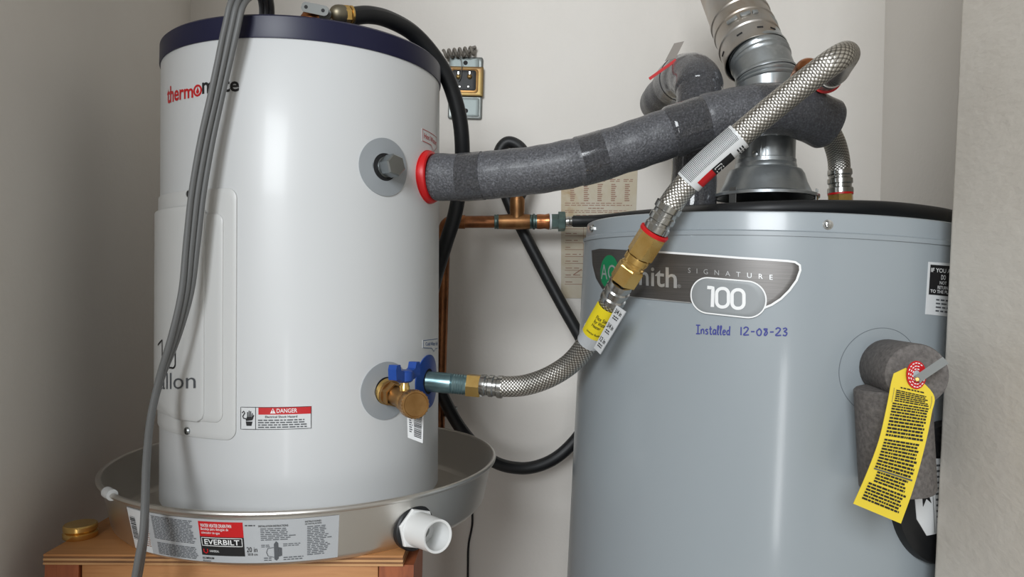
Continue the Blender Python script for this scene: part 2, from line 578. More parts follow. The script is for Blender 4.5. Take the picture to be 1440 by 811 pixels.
def badgem():
    g = Mat('brushed_dark_badge', '6B6967', .38, .75)
    n = g.noise(90, 3, .5, g.coord('Object', (.2, .2, 60)))
    g.color(g.ramp(n, [(.3, '5C5A58'), (.7, '777472')])); return g.m
M_badge = badgem()
M_pill = simple('grey_badge_pill', '8E9294', .45, .1)
M_green = simple('green_emblem', '0E7A4C', .4)
M_silverink = simple('silver_ink', 'C3C4C4', .3, .6)
M_gold = brassm('yellow_zinc', '8F7A4C', '86694A', .42)

# ------------------------------------------------------------------ the setting
def slab(name, pts, z0, z1, mat):
    V, Fc, _ = prism(pts, z0, z1); o = mesh(name, V, Fc, mat, None, 0); o['kind'] = 'structure'; return o
YB = 1.40
cl = P(268, 10, YB).x; crx = P(1245, 10, YB).x
slab('floor', [(-2.2, -3.0), (2.2, -3.0), (2.2, YB+.1), (-2.2, YB+.1)], -.1, 0, M_floor)
slab('ceiling', [(-.75, .38), (.9, .38), (.9, YB+.1), (-.75, YB+.1)], 2.75, 2.85, M_ceil)
slab('wall_back', [(cl-.12, YB), (crx+.1, YB), (crx+.1, YB+.1), (cl-.12, YB+.1)], 0, 2.75, M_wall)
xl_ = lambda y: -.505+(cl+.505)*(y-.42)/(YB-.42)
slab('wall_left', [(xl_(.2), .2), (cl, YB), (cl-.1, YB), (xl_(.2)-.1, .2)], 0, 2.75, M_wall)
slab('wall_right', [(crx, .60), (crx+.1, .60), (crx+.1, YB), (crx, YB)], 0, 2.75, M_wall)
# front wall beside the opening: rounded inner corner, leaning as in the photo
def front_wall():
    YJ = .728
    a = P(1348, 0, YJ); b = P(1309, 811, YJ); k = (a.x-b.x)/(a.z-b.z)
    x0 = b.x-k*b.z; x1 = x0+k*2.75
    r = .009
    out = [(r-r*math.sin(t), YJ-r+r*math.cos(t)) for t in [i*PI/2/8 for i in range(9)]]
    out += [(0.0, .22+.01), (.01, .22), (.9, .22), (.9, YJ-.03), (.22, YJ-.03), (.18, YJ)]
    V, Fc, _ = prism([(x0+x, y) for x, y in out], 0, 2.75, (x1-x0, 0))
    o = mesh('wall_front', V, Fc, M_jamb, None, 40); o['kind'] = 'structure'
front_wall()

# ------------------------------------------------------------------ white water heater
FT = Frame(0.0046-ROLL)
TX, TY, TR = -.281, .9887, .18
ZB, ZT, ZC, ZP = -.268, .2783, .3041, -.2925     # body bottom, cap lower edge, cap top, pan floor
tank = thing('white_water_heater', 'white cylindrical electric water heater with navy top standing in the metal pan', 'water heater',
             FT.w((TX, TY, ZP)), (0, FT.a, 0))
def flathe(fr, X, Y, prof, n=128):
    V, Fc, UV = lathe_data((X, Y, 0), (0, 0, 1), prof, n); return [fr.w(v) for v in V], Fc, UV
V, Fc, UV = flathe(FT, TX, TY, [(ZB-.004, .170), (ZB-.003, TR-.003), (ZB+.001, TR), (-.1, TR), (.1, TR), (ZT, TR), (ZT+.004, TR-.002), (ZT+.004, 0)])
mesh('tank_body', V, Fc, M_white, tank, 35, UV)
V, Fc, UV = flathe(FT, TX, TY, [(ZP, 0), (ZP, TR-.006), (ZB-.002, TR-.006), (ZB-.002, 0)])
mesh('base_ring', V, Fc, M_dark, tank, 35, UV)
V, Fc, UV = flathe(FT, TX, TY, [(ZT-.001, TR-.003), (ZT-.001, TR+.0012), (ZT+.001, TR+.0016), (ZC-.0025, TR+.0012), (ZC, TR-.0015), (ZC+.001, TR-.012), (ZC+.001, 0)])
mesh('top_cap', V, Fc, M_navy, tank, 35, UV)
ST = Cyl(FT, TX, TY, TR)

# access cover, three steps
def px_outline(S, pts): return [S.sz(*p) for p in pts]
s_r, z_t = ST.sz(334, 262); _, z_b = ST.sz(334, 620)
sgn = 1 if ST.sz(500, 300)[0] > ST.sz(400, 300)[0] else -1
def ccw(pts):
    A = sum(a[0]*b[1]-b[0]*a[1] for a, b in zip(pts, pts[1:]+pts[:1]))
    return pts if A > 0 else pts[::-1]
OFFC = .0062
SC = Cyl(FT, TX, TY, TR+OFFC)                      # the raised face of the cover
kc = TR/(TR+OFFC)
s_e = -sgn*math.radians(84)*TR; s_i = SC.sz(286, 450)[0]*kc
s_c = (s_e+s_i)/2; hw3 = abs(s_i-s_e)/2
hw = abs(s_r-s_c)
zt1 = ST.sz(330, 264)[1]; zb1 = ST.sz(330, 619)[1]
cover = pad('access_cover', ST, rrect(s_c-hw, zb1, s_c+hw, zt1, .012), 0, .0020, M_cover, tank, .0014)
hw2 = abs(ST.sz(316, 450)[0]-s_c); za = ST.sz(300, 300)[1]; zb2 = ST.sz(305, 594)[1]
pad('cover_step', ST, rrect(s_c-hw2, zb2, s_c+hw2, za, .010), .001, .0040, M_cover, cover, .003)
zc = SC.sz(250, 290)[1]; zd = SC.sz(262, 592)[1]; zch = SC.sz(223, 556)[1]; sch = SC.sz(243, 590)[0]*kc
e_ = -sgn
pl = [(s_e, zc-.010), (s_e-e_*.003, zc-.003), (s_e-e_*.012, zc), (s_i+e_*.008, zc), (s_i, zc-.008), (s_i, zd+.010), (s_i+e_*.0025, zd+.004), (s_i+e_*.010, zd), (sch, zd), (s_e, zch)]
pad('cover_raised_face', ST, ccw(pl), .003, OFFC, M_cover, cover, .0022)
for px, py in ((269, 273), (266, 605)):
    s, z = ST.sz(px, py); nrm = ST.normal(s); p = ST.pt(s, z, .002)
    sc = lathe('cover_screw', p, nrm, [(0, .0044), (.0016, .0044), (.0028, .003), (.0030, 0)], M_steel, cover, 16)
    V, Fc, _ = box_data(p+nrm*.0029, nrm, FT.M @ Vector((0, 0, 1)), nrm.cross(FT.M @ Vector((0, 0, 1))), .0008, .0062, .0011)
    mesh('screw_slot', V, Fc, M_dark, sc, 0)

# lettering
f = quad(ST, (235, 121), (338, 106), (338, 131), (235, 149))
fth = quad(ST, (235.5, 122), (272, 118), (272, 137.5), (235.5, 146.5))
text('brand_lettering', ST, fth, 'therm', (0, 0, 1, 1), .0004, M_redink, tank, .02)
so, zo = ST.sz(278, 127.3)
em = ringpad('brand_emblem', ST, so, zo, .0045, .0068, .0004, M_redink, tank, 40, 0, 2)
fl = [(0, .0040), (.0012, .0015), (.0024, -.0012), (.0014, -.0035), (-.0014, -.0035), (-.0024, -.0010), (-.0010, .0010)]
pad('brand_flame', ST, ccw([(so+x, zo+y) for x, y in fl]), 0, .0004, M_redink, em, 0, .002)
fm = quad(ST, (284.5, 117.5), (337, 113.5), (337, 128.5), (284.5, 132))
text('brand_lettering', ST, quad(ST, (284.5, 112.5), (336.5, 111.2), (336.5, 128.8), (284.5, 132.5)), 'mate', (0, 0, 1, 1), .0004, M_ink, tank, .02)
ribbon('capacity_numeral', SC, [SC.sz(*q) for q in ((222.5, 485), (228.5, 478), (228.5, 517))], .0022, .0006, M_ink, tank)
n0, n1_ = SC.sz(235, 516), SC.sz(247, 477)
ribbon('capacity_numeral', SC, rrect(min(n0[0], n1_[0]), n0[1], max(n0[0], n1_[0]), n1_[1], .0055), .0022, .0006, M_ink, tank, True, .002)
text('capacity_lettering', SC, quad(SC, (220, 524), (275.5, 523), (275.5, 553), (220, 554)), 'gallon', (0, 0, 1, 1), .0006, M_inkg, tank, -.003)

# danger label
f = quad(ST, (338, 571), (438.5, 570), (438.5, 602.5), (338, 604))
dl = pad('danger_label', ST, ccw(qrect(f, 0, 0, 1, 1)), 0, .0003, M_label, tank, 0, .006)
pad('danger_banner', ST, ccw(qrect(f, .265, .66, .995, .98)), .0003, .0006, M_redink, dl, 0, .006)
flat('label_border', [ribbon_data(ST, [f(*q) for q in ((.01, .03), (.99, .03), (.99, .97), (.01, .97))], .0006, .0007, True),
                      ribbon_data(ST, [f(.225, .03), f(.225, .97)], .0006, .0007)], M_ink, dl)
text('danger_lettering', ST, f, 'DANGER', (.52, .73, .80, .91), .0008, M_whiteink, dl, .01)
pad('warning_triangle', ST, ccw([f(.43, .71), f(.505, .71), f(.467, .93)]), .0006, .0008, M_whiteink, dl, 0, .003)
text('danger_lettering', ST, f, '!', (.461, .74, .474, .88), .001, M_redink, dl)
text('danger_lettering', ST, f, 'Electrical Shock Hazard', (.36, .52, .80, .61), .0008, M_ink, dl, .01)
words('fine_print', ST, f, (.26, .07, .95, .47), 4, .0008, M_inkg, dl, 3, wmin=.03, wmax=.09, gap=.015, fill=.5, ragged=.9)
hand = [pad_data(ST, ccw([f(*q) for q in pts]), 0, .0008, 0, .003) for pts in (
    [(.085, .38), (.18, .42), (.185, .55), (.10, .55)],
    [(.105, .53), (.118, .53), (.115, .76), (.103, .76)], [(.125, .53), (.138, .53), (.138, .82), (.126, .82)],
    [(.145, .53), (.158, .53), (.161, .80), (.149, .80)], [(.165, .53), (.178, .53), (.184, .72), (.173, .72)],
    [(.165, .45), (.185, .45), (.205, .62), (.195, .66)], [(.095, .18), (.165, .18), (.18, .36), (.085, .36)])]
hand.append(ribbon_data(ST, [f(*q) for q in ((.03, .72), (.055, .80), (.07, .72), (.04, .58), (.05, .50), (.085, .48), (.10, .40))], .0012, .0008))
flat('shock_pictogram', hand, M_ink, dl)

# upper plugged port
def port(px, py, ro, ri, mat, name='port_ring', S=ST, parent=tank):
    s, z = S.sz(px, py)
    r = ringpad(name, S, s, z, ri, ro, .0014, mat, parent)
    nrm = S.normal(s); p = S.pt(s, z, 0)
    return s, z, nrm, p, r
s, z, nrm, p, r = port(541, 235, .0345, .0165, M_greydisc)
lathe('port_recess', p, nrm, [(.0006, 0), (.0006, .0175)], M_dark, r, 40)
lathe('port_socket', p, nrm, [(.0007, .0125), (.004, .0125), (.004, .011), (.0045, 0)], M_steel, r, 40)
pl_ = lathe('hex_plug', p, nrm, [(.002, .0118), (.010, .0118), (.010, .0112)], M_steel, tank, 40)
lathe('plug_head', p, nrm, [(.008, .0135), (.022, .0135), (.024, .0120), (.0243, 0)], M_steel, pl_, 6, .3, 20)

# lower port with drain valve
s, z, nrm, p, r = port(543, 549, .0345, .0165, M_greydisc)
lathe('port_recess', p, nrm, [(.0006, 0), (.0006, .0175)], M_dark, r, 40)
up = FT.M @ Vector((0, 0, 1)); side = up.cross(nrm).normalized()
vd = (nrm*.93 - up*.20 + side*.0).normalized()
if True:
    dv = lathe('drain_valve', p, vd, [(0, .013), (.006, .013), (.006, .0150), (.010, .0150), (.010, .0115), (.03, .0105), (.034, .0125), (.045, .013), (.05, .011), (.05, 0)], M_bronze, tank, 32, label='brass boiler drain valve')
    lathe('valve_collar', p, vd, [(.0005, .0158), (.005, .0158), (.006, .0145)], M_brass, dv, 32)
    lathe('valve_hex', p, vd, [(.009, .0150), (.018, .0150), (.0185, .013)], M_bronze, dv, 6, .2, 20)
    e = p+vd*.044
    tgt = P(582, 568, e.y-.0185)
    od = (tgt-e).normalized()
    lathe('valve_outlet', e-od*.012, od, [(0, .010), (.010, .0125), (.018, .0138), (.025, .0138)], M_bronze, dv, 32)
    cap = lathe('outlet_cap', e-od*.012, od, [(.022, .0140), (.022, .0155), (.025, .0163), (.038, .0160), (.040, .0150), (.0402, .0138), (.0392, .0130), (.0392, 0)], M_bronze, dv, 40)
    VS, FS = [], []
    ks = [box_data(e-od*.012+od*.033+(axis_frame(od)[1]*math.cos(a)+axis_frame(od)[2]*math.sin(a))*.0160, od, (axis_frame(od)[1]*math.cos(a)+axis_frame(od)[2]*math.sin(a)), (axis_frame(od)[2]*math.cos(a)-axis_frame(od)[1]*math.sin(a)), 0.011, .0008, .0011) for a in [2*PI*i/24 for i in range(24)]]
    V, Fc, _ = join(*ks); mesh('cap_knurl', V, Fc, M_bronze, cap, 0)
    # stem and blue butterfly handle
    st = p+vd*.036
    lathe('valve_stem', st, up, [(.008, .006), (.016, .006), (.018, .005), (.026, .005)], M_brass, dv, 20)
    hb = st+up*.024
    hd = lathe('handle_hub', hb-up*.003, up, [(0, .0075), (.002, .010), (.012, .010), (.014, .008), (.014, 0)], M_blue, dv, 24, label='blue plastic valve handle')
    hx = (side*.92 - nrm*.30).normalized()
    if hx.x < 0: hx = -hx
    hy = up.cross(hx)
    for sg in (-1, 1):
        prof = [(0.006, 0.0), (.014, .002), (.018, .004), (.0245, .004), (.0255, .016), (.0235, .021), (.017, .021), (.0145, .014), (.010, .012), (.005, .012)]
        V = []
        for yy in (-.0055, .0055):
            for a, b in prof: V.append(hb+hx*(sg*a)+up*(b-.002)+hy*yy)
        n = len(prof)
        Fc = [tuple(range(n)), tuple(range(2*n-1, n-1, -1))]+[(i, (i+1) % n, n+(i+1) % n, n+i) for i in range(n)]
        mesh('handle_wing', V, Fc, M_blue, hd, 25)
    # barcode tag hanging under the valve
    tp = Plane(p+vd*.03, CR, up)
    f = quad(tp, (572, 572), (596, 577), (594.5, 623), (573.5, 615))
    pts = resample(qrect(f, 0, 0, 1, 1), .004)
    bt = pad('barcode_tag', tp, ccw(qrect(f, 0, 0, 1, 1)), -.0003, .0002, M_label, dv, 0, .01, label='white barcode tag')
    rnd = random.Random(5); bars = []
    v = .12
    while v < .80:
        w = rnd.choice((.012, .02, .03)); b = [tp.pt(*f(*q), .0005) for q in ((.42, v), (.90, v), (.90, v+w), (.42, v+w))]
        bars.append((b, [(0, 1, 2, 3)], None)); v += w+rnd.choice((.012, .02))
    flat('barcode', bars, M_ink, bt)
    V, Fc, _ = words_data(tp, f, (.12, .2, .34, .85), 9, .0005, random.Random(2), wmin=.1, wmax=.2, gap=.04)
    mesh('tag_print', V, Fc, M_inkg, bt, 0)

# hot and cold ports with coloured rings
HS = ST.sz(603, 249); CS = ST.sz(602, 536)
hot = port(603, 249, .0345, .0170, M_red, 'hot_port_ring')
cold = port(602, 536, .0345, .0165, M_blue, 'cold_port_ring')
lathe('hot_port_grommet', hot[3], hot[2], [(-.002, .0335), (.0035, .0340), (.0065, .0325), (.0075, .0300), (.0065, .026), (.004, .020)], M_red, hot[4], 64)
for q in (hot, cold): lathe('port_recess', q[3], q[2], [(.0006, 0), (.0006, .0178)], M_dark, q[4], 40)
# stickers by the ports
f = quad(ST, (593, 180), (614, 193), (614, 212), (593, 198))
stk = pad('hot_water_sticker', ST, ccw([f(*q) for q in ((0, 0), (.5, .05), (.68, -.35), (1, .2), (1, 1), (0, 1))]), 0, .0003, M_label, tank, 0, .004)
flat('sticker_border', [ribbon_data(ST, [f(*q) for q in ((.02, .02), (.5, .07), (.68, -.3), (.95, .2), (.95, .95), (.02, .95))], .0008, .0006, True)], M_redink, stk)
text('sticker_lettering', ST, f, 'Hot Water', (.10, .30, .92, .70), .0007, M_redink, stk, .01)
f = quad(ST, (594, 478), (615, 475), (615, 490), (594, 489))
stk = pad('cold_water_sticker', ST, ccw([f(*q) for q in ((0, 0), (.45, 0), (.62, -.35), (.75, 0), (1, 0), (1, 1), (0, 1))]), 0, .0003, M_label, tank, 0, .004)
flat('sticker_border', [ribbon_data(ST, [f(*q) for q in ((.02, .02), (.45, .02), (.62, -.3), (.75, .02), (.98, .02), (.98, .95), (.02, .95))], .0008, .0006, True)], M_blueink, stk)
text('sticker_lettering', ST, f, 'Cold Water Inlet', (.12, .30, .97, .70), .0007, M_blueink, stk, .01)

# relief valve on top of the white heater
topz = FT.w((TX, TY, ZC)).z
rb = P(440, 24, .90); rb = Vector((rb.x, rb.y, FT.w(FT.l(rb)).z))
lb = FT.l(P(440, 20, .90)); base = FT.w((lb.x, lb.y, ZC+.001))
rv = thing('relief_valve', 'copper domed relief valve with flat steel lever on the navy heater top', 'valve', base, (0, FT.a, 0))
hgt = lb.z-ZC-.0035
lathe('valve_stem', base, up, [(0, .016), (hgt*.5, .016), (hgt*.5, .013), (hgt-.004, .013)], M_brass, rv, 28)
lathe('dome', base, up, [(hgt-.010, .012), (hgt-.008, .0150), (hgt-.002, .0150), (hgt+.003, .012), (hgt+.0055, .006), (hgt+.006, 0)], M_copperb, rv, 32)
lc = P(443, 12.6, .878); lx = (P(462, 16, .878)-P(424, 8, .878)).normalized(); ly = Vector((0, 1, 0)); ly = (ly-lx*ly.dot(lx)).normalized(); lz = lx.cross(ly)
def outline_plate(o, ax, az, an, pts, th):
    n = len(pts); V = [o+ax*a+az*b-an*th/2 for a, b in pts]+[o+ax*a+az*b+an*th/2 for a, b in pts]
    return V, [tuple(range(n)), tuple(range(2*n-1, n-1, -1))]+[(i, (i+1) % n, n+(i+1) % n, n+i) for i in range(n)], None
L2 = (P(462, 16, .878)-P(424, 8, .878)).length/2
lev = outline_plate(lc, lx, lz, ly, rrect(-L2, -.0062, L2, .0062, .005), .0012)
lev2 = outline_plate(lc+ly*.012, lx, lz, ly, rrect(-L2, -.0062, L2, .0062, .005), .0012)
br = box_data(lc+ly*.006+lz*.0055, lx, ly, lz, 2*L2-.012, .0125, .0012)
V, Fc, _ = join(lev, lev2, br); lv = mesh('lever', V, Fc, M_lever, rv, 30)
for sx in (-.011, .010):
    lathe('lever_hole', lc+lx*sx-ly*.0008, -ly, [(0, .0022), (.0003, .0022), (.0003, 0)], M_dark, lv, 14)
ob = P(463, 22, .90); oe = P(485, 20, .905)
lathe('outlet_body', base+up*(hgt*.55), (oe-(base+up*(hgt*.55))), [(0, .007), (.012, .008), (.028, .009), (.036, .009)], M_dullb, rv, 24)
od = (P(498, 22, .91)-P(478, 21, .90)).normalized(); op = P(476, 20, .90)
lathe('outlet_elbow', op-od*.004, od, [(-.008, 0), (-.0068, .0045), (-.004, .0085), (0, .0108), (.004, .0116), (.010, .0115), (.012, .0105)], M_dullb, rv, 28)
lathe('outlet_nut', op, od, [(.006, .0112), (.014, .0112), (.0145, .0095), (.022, .0095)], M_brass, rv, 6, .3, 20)
ft = lathe('outlet_ferrule', op, od, [(.015, .0098), (.0155, .0112), (.018, .0112), (.018, .0098)], M_brass, rv, 28)

# black drain hose from the relief valve, down past the heater's side
hose_a = pxpath([(493, 23, .908), (520, 21, .93), (548, 28, .96), (580, 46, .995), (608, 76, 1.02), (630, 112, 1.04), (645, 160, 1.055), (650, 205, 1.07),
                 (648, 250, 1.09), (640, 300, 1.11), (626, 345, 1.13), (610, 400, 1.17), (598, 460, 1.215), (602, 510, 1.245), (622, 556, 1.268), (650, 605, 1.295), (690, 646, 1.315),
                 (730, 658, 1.325), (765, 652, 1.33), (795, 633, 1.335), (822, 600, 1.335), (836, 560, 1.33), (835, 515, 1.33), (818, 478, 1.33), (790, 428, 1.335), (763, 378, 1.352), (738, 330, 1.360),
                 (716, 285, 1.364), (703, 245, 1.362), (702, 215, 1.36), (714, 200, 1.36), (732, 208, 1.355), (742, 232, 1.345), (739, 256, 1.335), (730, 277, 1.326)], 8)
tag(tube('drain_hose', hose_a, lambda s: .0112, M_rubber, None, 18), 'long black rubber hose looping from the relief valve behind the white heater', 'hose')

# ------------------------------------------------------------------ flat grey power cord
def flat_cable(name, ctrl, r=.0033, sp=.0062, mat=M_cable, n=12):
    path, ex = pxpath(ctrl, n, True)
    T, _, _ = frames(path); S = lens(path); V, Fc, UV = [], [], []
    sec = []; g = math.degrees(math.acos(sp/2/r))
    for k in (-1, 0, 1):
        a0, a1 = (180, g) if k == -1 else ((180-g, g) if k == 0 else (180-g, 0))
        for i in range(6): a = math.radians(a0+(a1-a0)*i/5); sec.append((k*sp+r*math.cos(a), r*math.sin(a)))
    for k in (1, 0, -1):
        a0, a1 = (0, -180+g) if k == 1 else ((-g, -180+g) if k == 0 else (-g, -180))
        for i in range(6): a = math.radians(a0+(a1-a0)*i/5); sec.append((k*sp+r*math.cos(a), r*math.sin(a)))
    m1 = len(sec)
    for i, p in enumerate(path):
        t = T[i]; tw = ex[i][0]                      # twist: 0 = broadside to the camera
        c = (C0-p).normalized(); nn = (c-t*c.dot(t)).normalized(); bb = t.cross(nn)
        w_ = bb*math.cos(tw)+nn*math.sin(tw); h_ = nn*math.cos(tw)-bb*math.sin(tw)
        for a, b in sec: V.append(p+w_*a+h_*b)
    for i in range(len(path)-1):
        for j in range(m1): k = (j+1) % m1; Fc.append((i*m1+j, i*m1+k, (i+1)*m1+k, (i+1)*m1+j))
    Fc.append(tuple(range(m1-1, -1, -1))); Fc.append(tuple((len(path)-1)*m1+j for j in range(m1)))
    return mesh(name, V, Fc, mat, None, 50)
tag(flat_cable('power_cord', [(374, 40, .93, .2), (375, 10, .90, .2), (369, -10, .87, .1), (353, -14, .83, 0), (335, 2, .79, 0), (325, 40, .785, 0), (314, 90, .785, .3), (303, 140, .785, .45), (290, 200, .785, .35), (278, 270, .785, .3),
                             (270, 340, .785, .45), (262, 410, .785, .7), (245, 475, .785, 1.0), (225, 533, .785, 1.35), (212, 588, .77, 1.45), (206, 650, .745, 1.45), (204, 710, .722, 1.45), (202, 750, .713, 1.4), (196, 790, .71, 1.3), (188, 840, .715, 1.3), (184, 900, .72, 1.3)], n=8),
    'flat grey three-strand power cord hanging down in front of the white heater', 'cord')

# ------------------------------------------------------------------ drain pan
PX_, PY_, PR, PZ = -.2773, .9961, .2525, -.234
pan = thing('drain_pan', 'round aluminium drain pan under the white heater with a printed label', 'drain pan', FT.w((PX_, PY_, ZP-.0015)), (0, FT.a, 0))
rb_ = .240
V, Fc, UV = flathe(FT, PX_, PY_, [(ZP-.0015, 0), (ZP-.0015, rb_-.006), (ZP+.0035, rb_-.001), (ZP+.006, rb_), (PZ, PR-.0015), (PZ, PR-.0028), (ZP+.006, rb_-.0015), (ZP+.003, rb_-.004), (ZP, rb_-.008), (ZP, 0)], 160)
mesh('pan_shell', V, Fc, M_alu, pan, 35, UV)
V, Fc, UV = flathe(FT, PX_, PY_, [(PZ+.0032*math.sin(a), PR+.0005+.0032*math.cos(a)) for a in [2*PI*i/12 for i in range(13)]], 160)
mesh('rolled_rim', V, Fc, M_alu, pan, 60, UV)
SP = Cyl(FT, PX_, PY_, PR-.0015, (PR-.0015-rb_)/(PZ-ZP-.006), PZ)
# label wrapped on the pan wall
f = quad(SP, (183, 714), (474, 722), (477.5, 782), (197, 768))
zl1 = SP.sz(330, 731)[1]; zl0 = SP.sz(330, 791)[1]
sl0 = SP.sz(184, 735)[0]; sl1 = SP.sz(476, 750)[0]
f = qmap([(sl0, zl1), (sl1, zl1), (sl1, zl0), (sl0, zl0)])
def U(px): return (SP.sz(px, 755)[0]-sl0)/(sl1-sl0)
lbl = pad('pan_label', SP, ccw(resample(qrect(f, 0, 0, 1, 1), .01)), .0002, .0006, M_labelg, pan, 0, .008)
pad('label_white_block', SP, ccw(qrect(f, 0, .0, U(212), .98)), .0006, .0008, M_label, lbl, 0, .008)
u0, u1 = U(282), U(343)
pad('label_red_block', SP, ccw(qrect(f, u0, .60, u1, .95)), .0006, .0009, M_redink, lbl, 0, .008)
pad('label_black_block', SP, ccw(qrect(f, u0, .16, u1, .60)), .0006, .0009, M_ink, lbl, 0, .008)
du = u1-u0
text('label_lettering', SP, f, 'WATER HEATER DRAIN PAN', (u0+du*.05, .82, u0+du*.75, .90), .0012, M_whiteink, lbl, .008)
text('label_lettering', SP, f, 'Bandeja para desagüe de', (u0+du*.05, .73, u0+du*.68, .81), .0012, M_whiteink, lbl)
text('label_lettering', SP, f, 'calentador de agua', (u0+du*.05, .65, u0+du*.48, .72), .0012, M_whiteink, lbl)
text('label_lettering', SP, f, 'EVERBILT', (u0+du*.10, .42, u0+du*.90, .54), .0012, M_whiteink, lbl, .012)
flat('label_frame', [ribbon_data(SP, [f(*q) for q in ((u0+du*.04, .39), (u0+du*.96, .39), (u0+du*.96, .575), (u0+du*.04, .575))], .0007, .0012, True)], M_whiteink, lbl)
ribbon('label_mark', SP, [f(*q) for q in ((u0+du*.06, .31), (u0+du*.06, .24), (u0+du*.11, .21), (u0+du*.15, .24), (u0+du*.15, .31))], .0012, .0012, M_redink, lbl)
text('label_lettering', SP, f, 'UNIVERSAL', (u0+du*.20, .24, u0+du*.42, .29), .0012, M_whiteink, lbl)
text('label_lettering', SP, f, 'ALUMINUM', (u0, .07, u0+du*.28, .12), .0012, M_ink, lbl, .008)
text('label_lettering', SP, f, 'Aluminio', (u0, .01, u0+du*.20, .05), .0012, M_ink, lbl)
text('label_lettering', SP, f, '20 in', (U(346), .26, U(361), .38), .0012, M_ink, lbl)
text('label_lettering', SP, f, '50.8 cm', (U(347), .18, U(361), .24), .0012, M_ink, lbl)
text('label_lettering', SP, f, 'INSTALLATION INSTRUCTIONS:', (U(364.5), .84, U(406), .885), .0012, M_ink, lbl, .008)
text('label_lettering', SP, f, 'INSTRUCCIONES', (U(429), .90, U(451), .94), .0012, M_ink, lbl, .008)
text('label_lettering', SP, f, 'DE INSTALACIÓN:', (U(429), .85, U(452), .89), .0012, M_ink, lbl, .008)
words('fine_print', SP, f, (U(219), .40, U(277), .95), 15, .0012, M_inkg, lbl, 11, wmin=.01, wmax=.03, gap=.004, fill=.5, ragged=.9)
words('fine_print', SP, f, (U(221), .04, U(279), .33), 8, .0012, M_inkg, lbl, 12, wmin=.01, wmax=.03, gap=.004, fill=.5, ragged=.85)
words('fine_print', SP, f, (U(367), .52, U(422), .82), 7, .0012, M_inkg, lbl, 13, wmin=.01, wmax=.03, gap=.005, fill=.42, ragged=.6)
words('fine_print', SP, f, (U(432), .12, U(466), .82), 17, .0012, M_inkg, lbl, 14, wmin=.01, wmax=.03, gap=.005, fill=.42, ragged=.7)
words('fine_print', SP, f, (U(346), .86, U(360), .90), 1, .0012, M_ink, lbl, 15, wmin=.01, wmax=.02, gap=.004)
words('fine_print', SP, f, (U(367), .36, U(382), .44), 2, .0012, M_inkg, lbl, 16, wmin=.01, wmax=.02, gap=.004, fill=.4)
words('fine_print', SP, f, (U(398), .37, U(424), .45), 2, .0012, M_inkg, lbl, 17, wmin=.01, wmax=.02, gap=.004, fill=.4)
words('fine_print', SP, f, (U(370), .04, U(382), .14), 2, .0012, M_inkg, lbl, 18, wmin=.01, wmax=.02, gap=.004, fill=.4)
words('fine_print', SP, f, (U(398), .04, U(428), .14), 2, .0012, M_inkg, lbl, 19, wmin=.01, wmax=.02, gap=.004, fill=.4)
words('fine_print', SP, f, (U(206), .15, U(213), .85), 14, .0012, M_inkred, lbl, 20, wmin=.01, wmax=.02, gap=.004, fill=.5)
# small drawing of the fitting
dr = [pad_data(SP, ccw([f(*q) for q in pts]), 0, .0012, 0, .004) for pts in (
    [(U(385), .08), (U(388), .05), (U(391), .10), (U(391), .46), (U(388), .50), (U(385), .44)], [(U(391.5), .14), (U(396), .16), (U(396), .34), (U(391.5), .36)])]
dr.append(ribbon_data(SP, [f(*q) for q in ((U(384.5), .36), (U(376), .34), (U(374), .25), (U(376), .16), (U(384.5), .13))], .0006, .0012))
flat('fitting_drawing', dr, M_inkg, lbl)
bars = []; rnd = random.Random(8); v = .25
while v < .80:
    w = rnd.choice((.010, .018, .03)); bars.append(([SP.pt(*f(*q), .0012) for q in ((U(190), v), (U(196.5), v), (U(196.5), v+w), (U(190), v+w))], [(0, 1, 2, 3)], None)); v += w+rnd.choice((.012, .02))
flat('barcode', bars, M_ink, lbl)
# drain fitting
s, z = SP.sz(581, 741); nrm = SP.normal(s); p = SP.pt(s, z, 0)
fd = (P(607, 748, p.y-.045)-p).normalized(); fd = (nrm*.6+fd*.4).normalized()
fit = lathe('drain_fitting', p, fd, [(.006, .0160), (.006, .0190), (.050, .0180), (.0525, .0178), (.0525, .0160), (.052, .0152), (.030, .0150), (.022, .0135), (.022, .008), (.012, .008), (.012, 0)], M_pvc, pan, 48, label='white plastic drain outlet')
lathe('rubber_gasket', p, nrm, [(-.003, .020), (-.003, .0255), (.004, .0255), (.0055, .0240), (.0055, .012)], M_rubber, fit, 48)
lathe('hex_flange', p, fd, [(.004, .0235), (.010, .0235), (.0115, .0222), (.0115, .012)], M_pvc, fit, 6, .25, 20)
# white clip on the rim
s, z = SP.sz(158, 700)
ca = SP.t0+s/SP.R
cp = [FT.w((PX_+(PR+.0005)*math.cos(ca+d), PY_+(PR+.0005)*math.sin(ca+d), PZ+.0008)) for d in (-.035, -.017, 0, .017, .035)]
tube('rim_clip', cp, .0062, M_label, pan, 20, True, None, 50, 'white plastic clip on the pan rim')

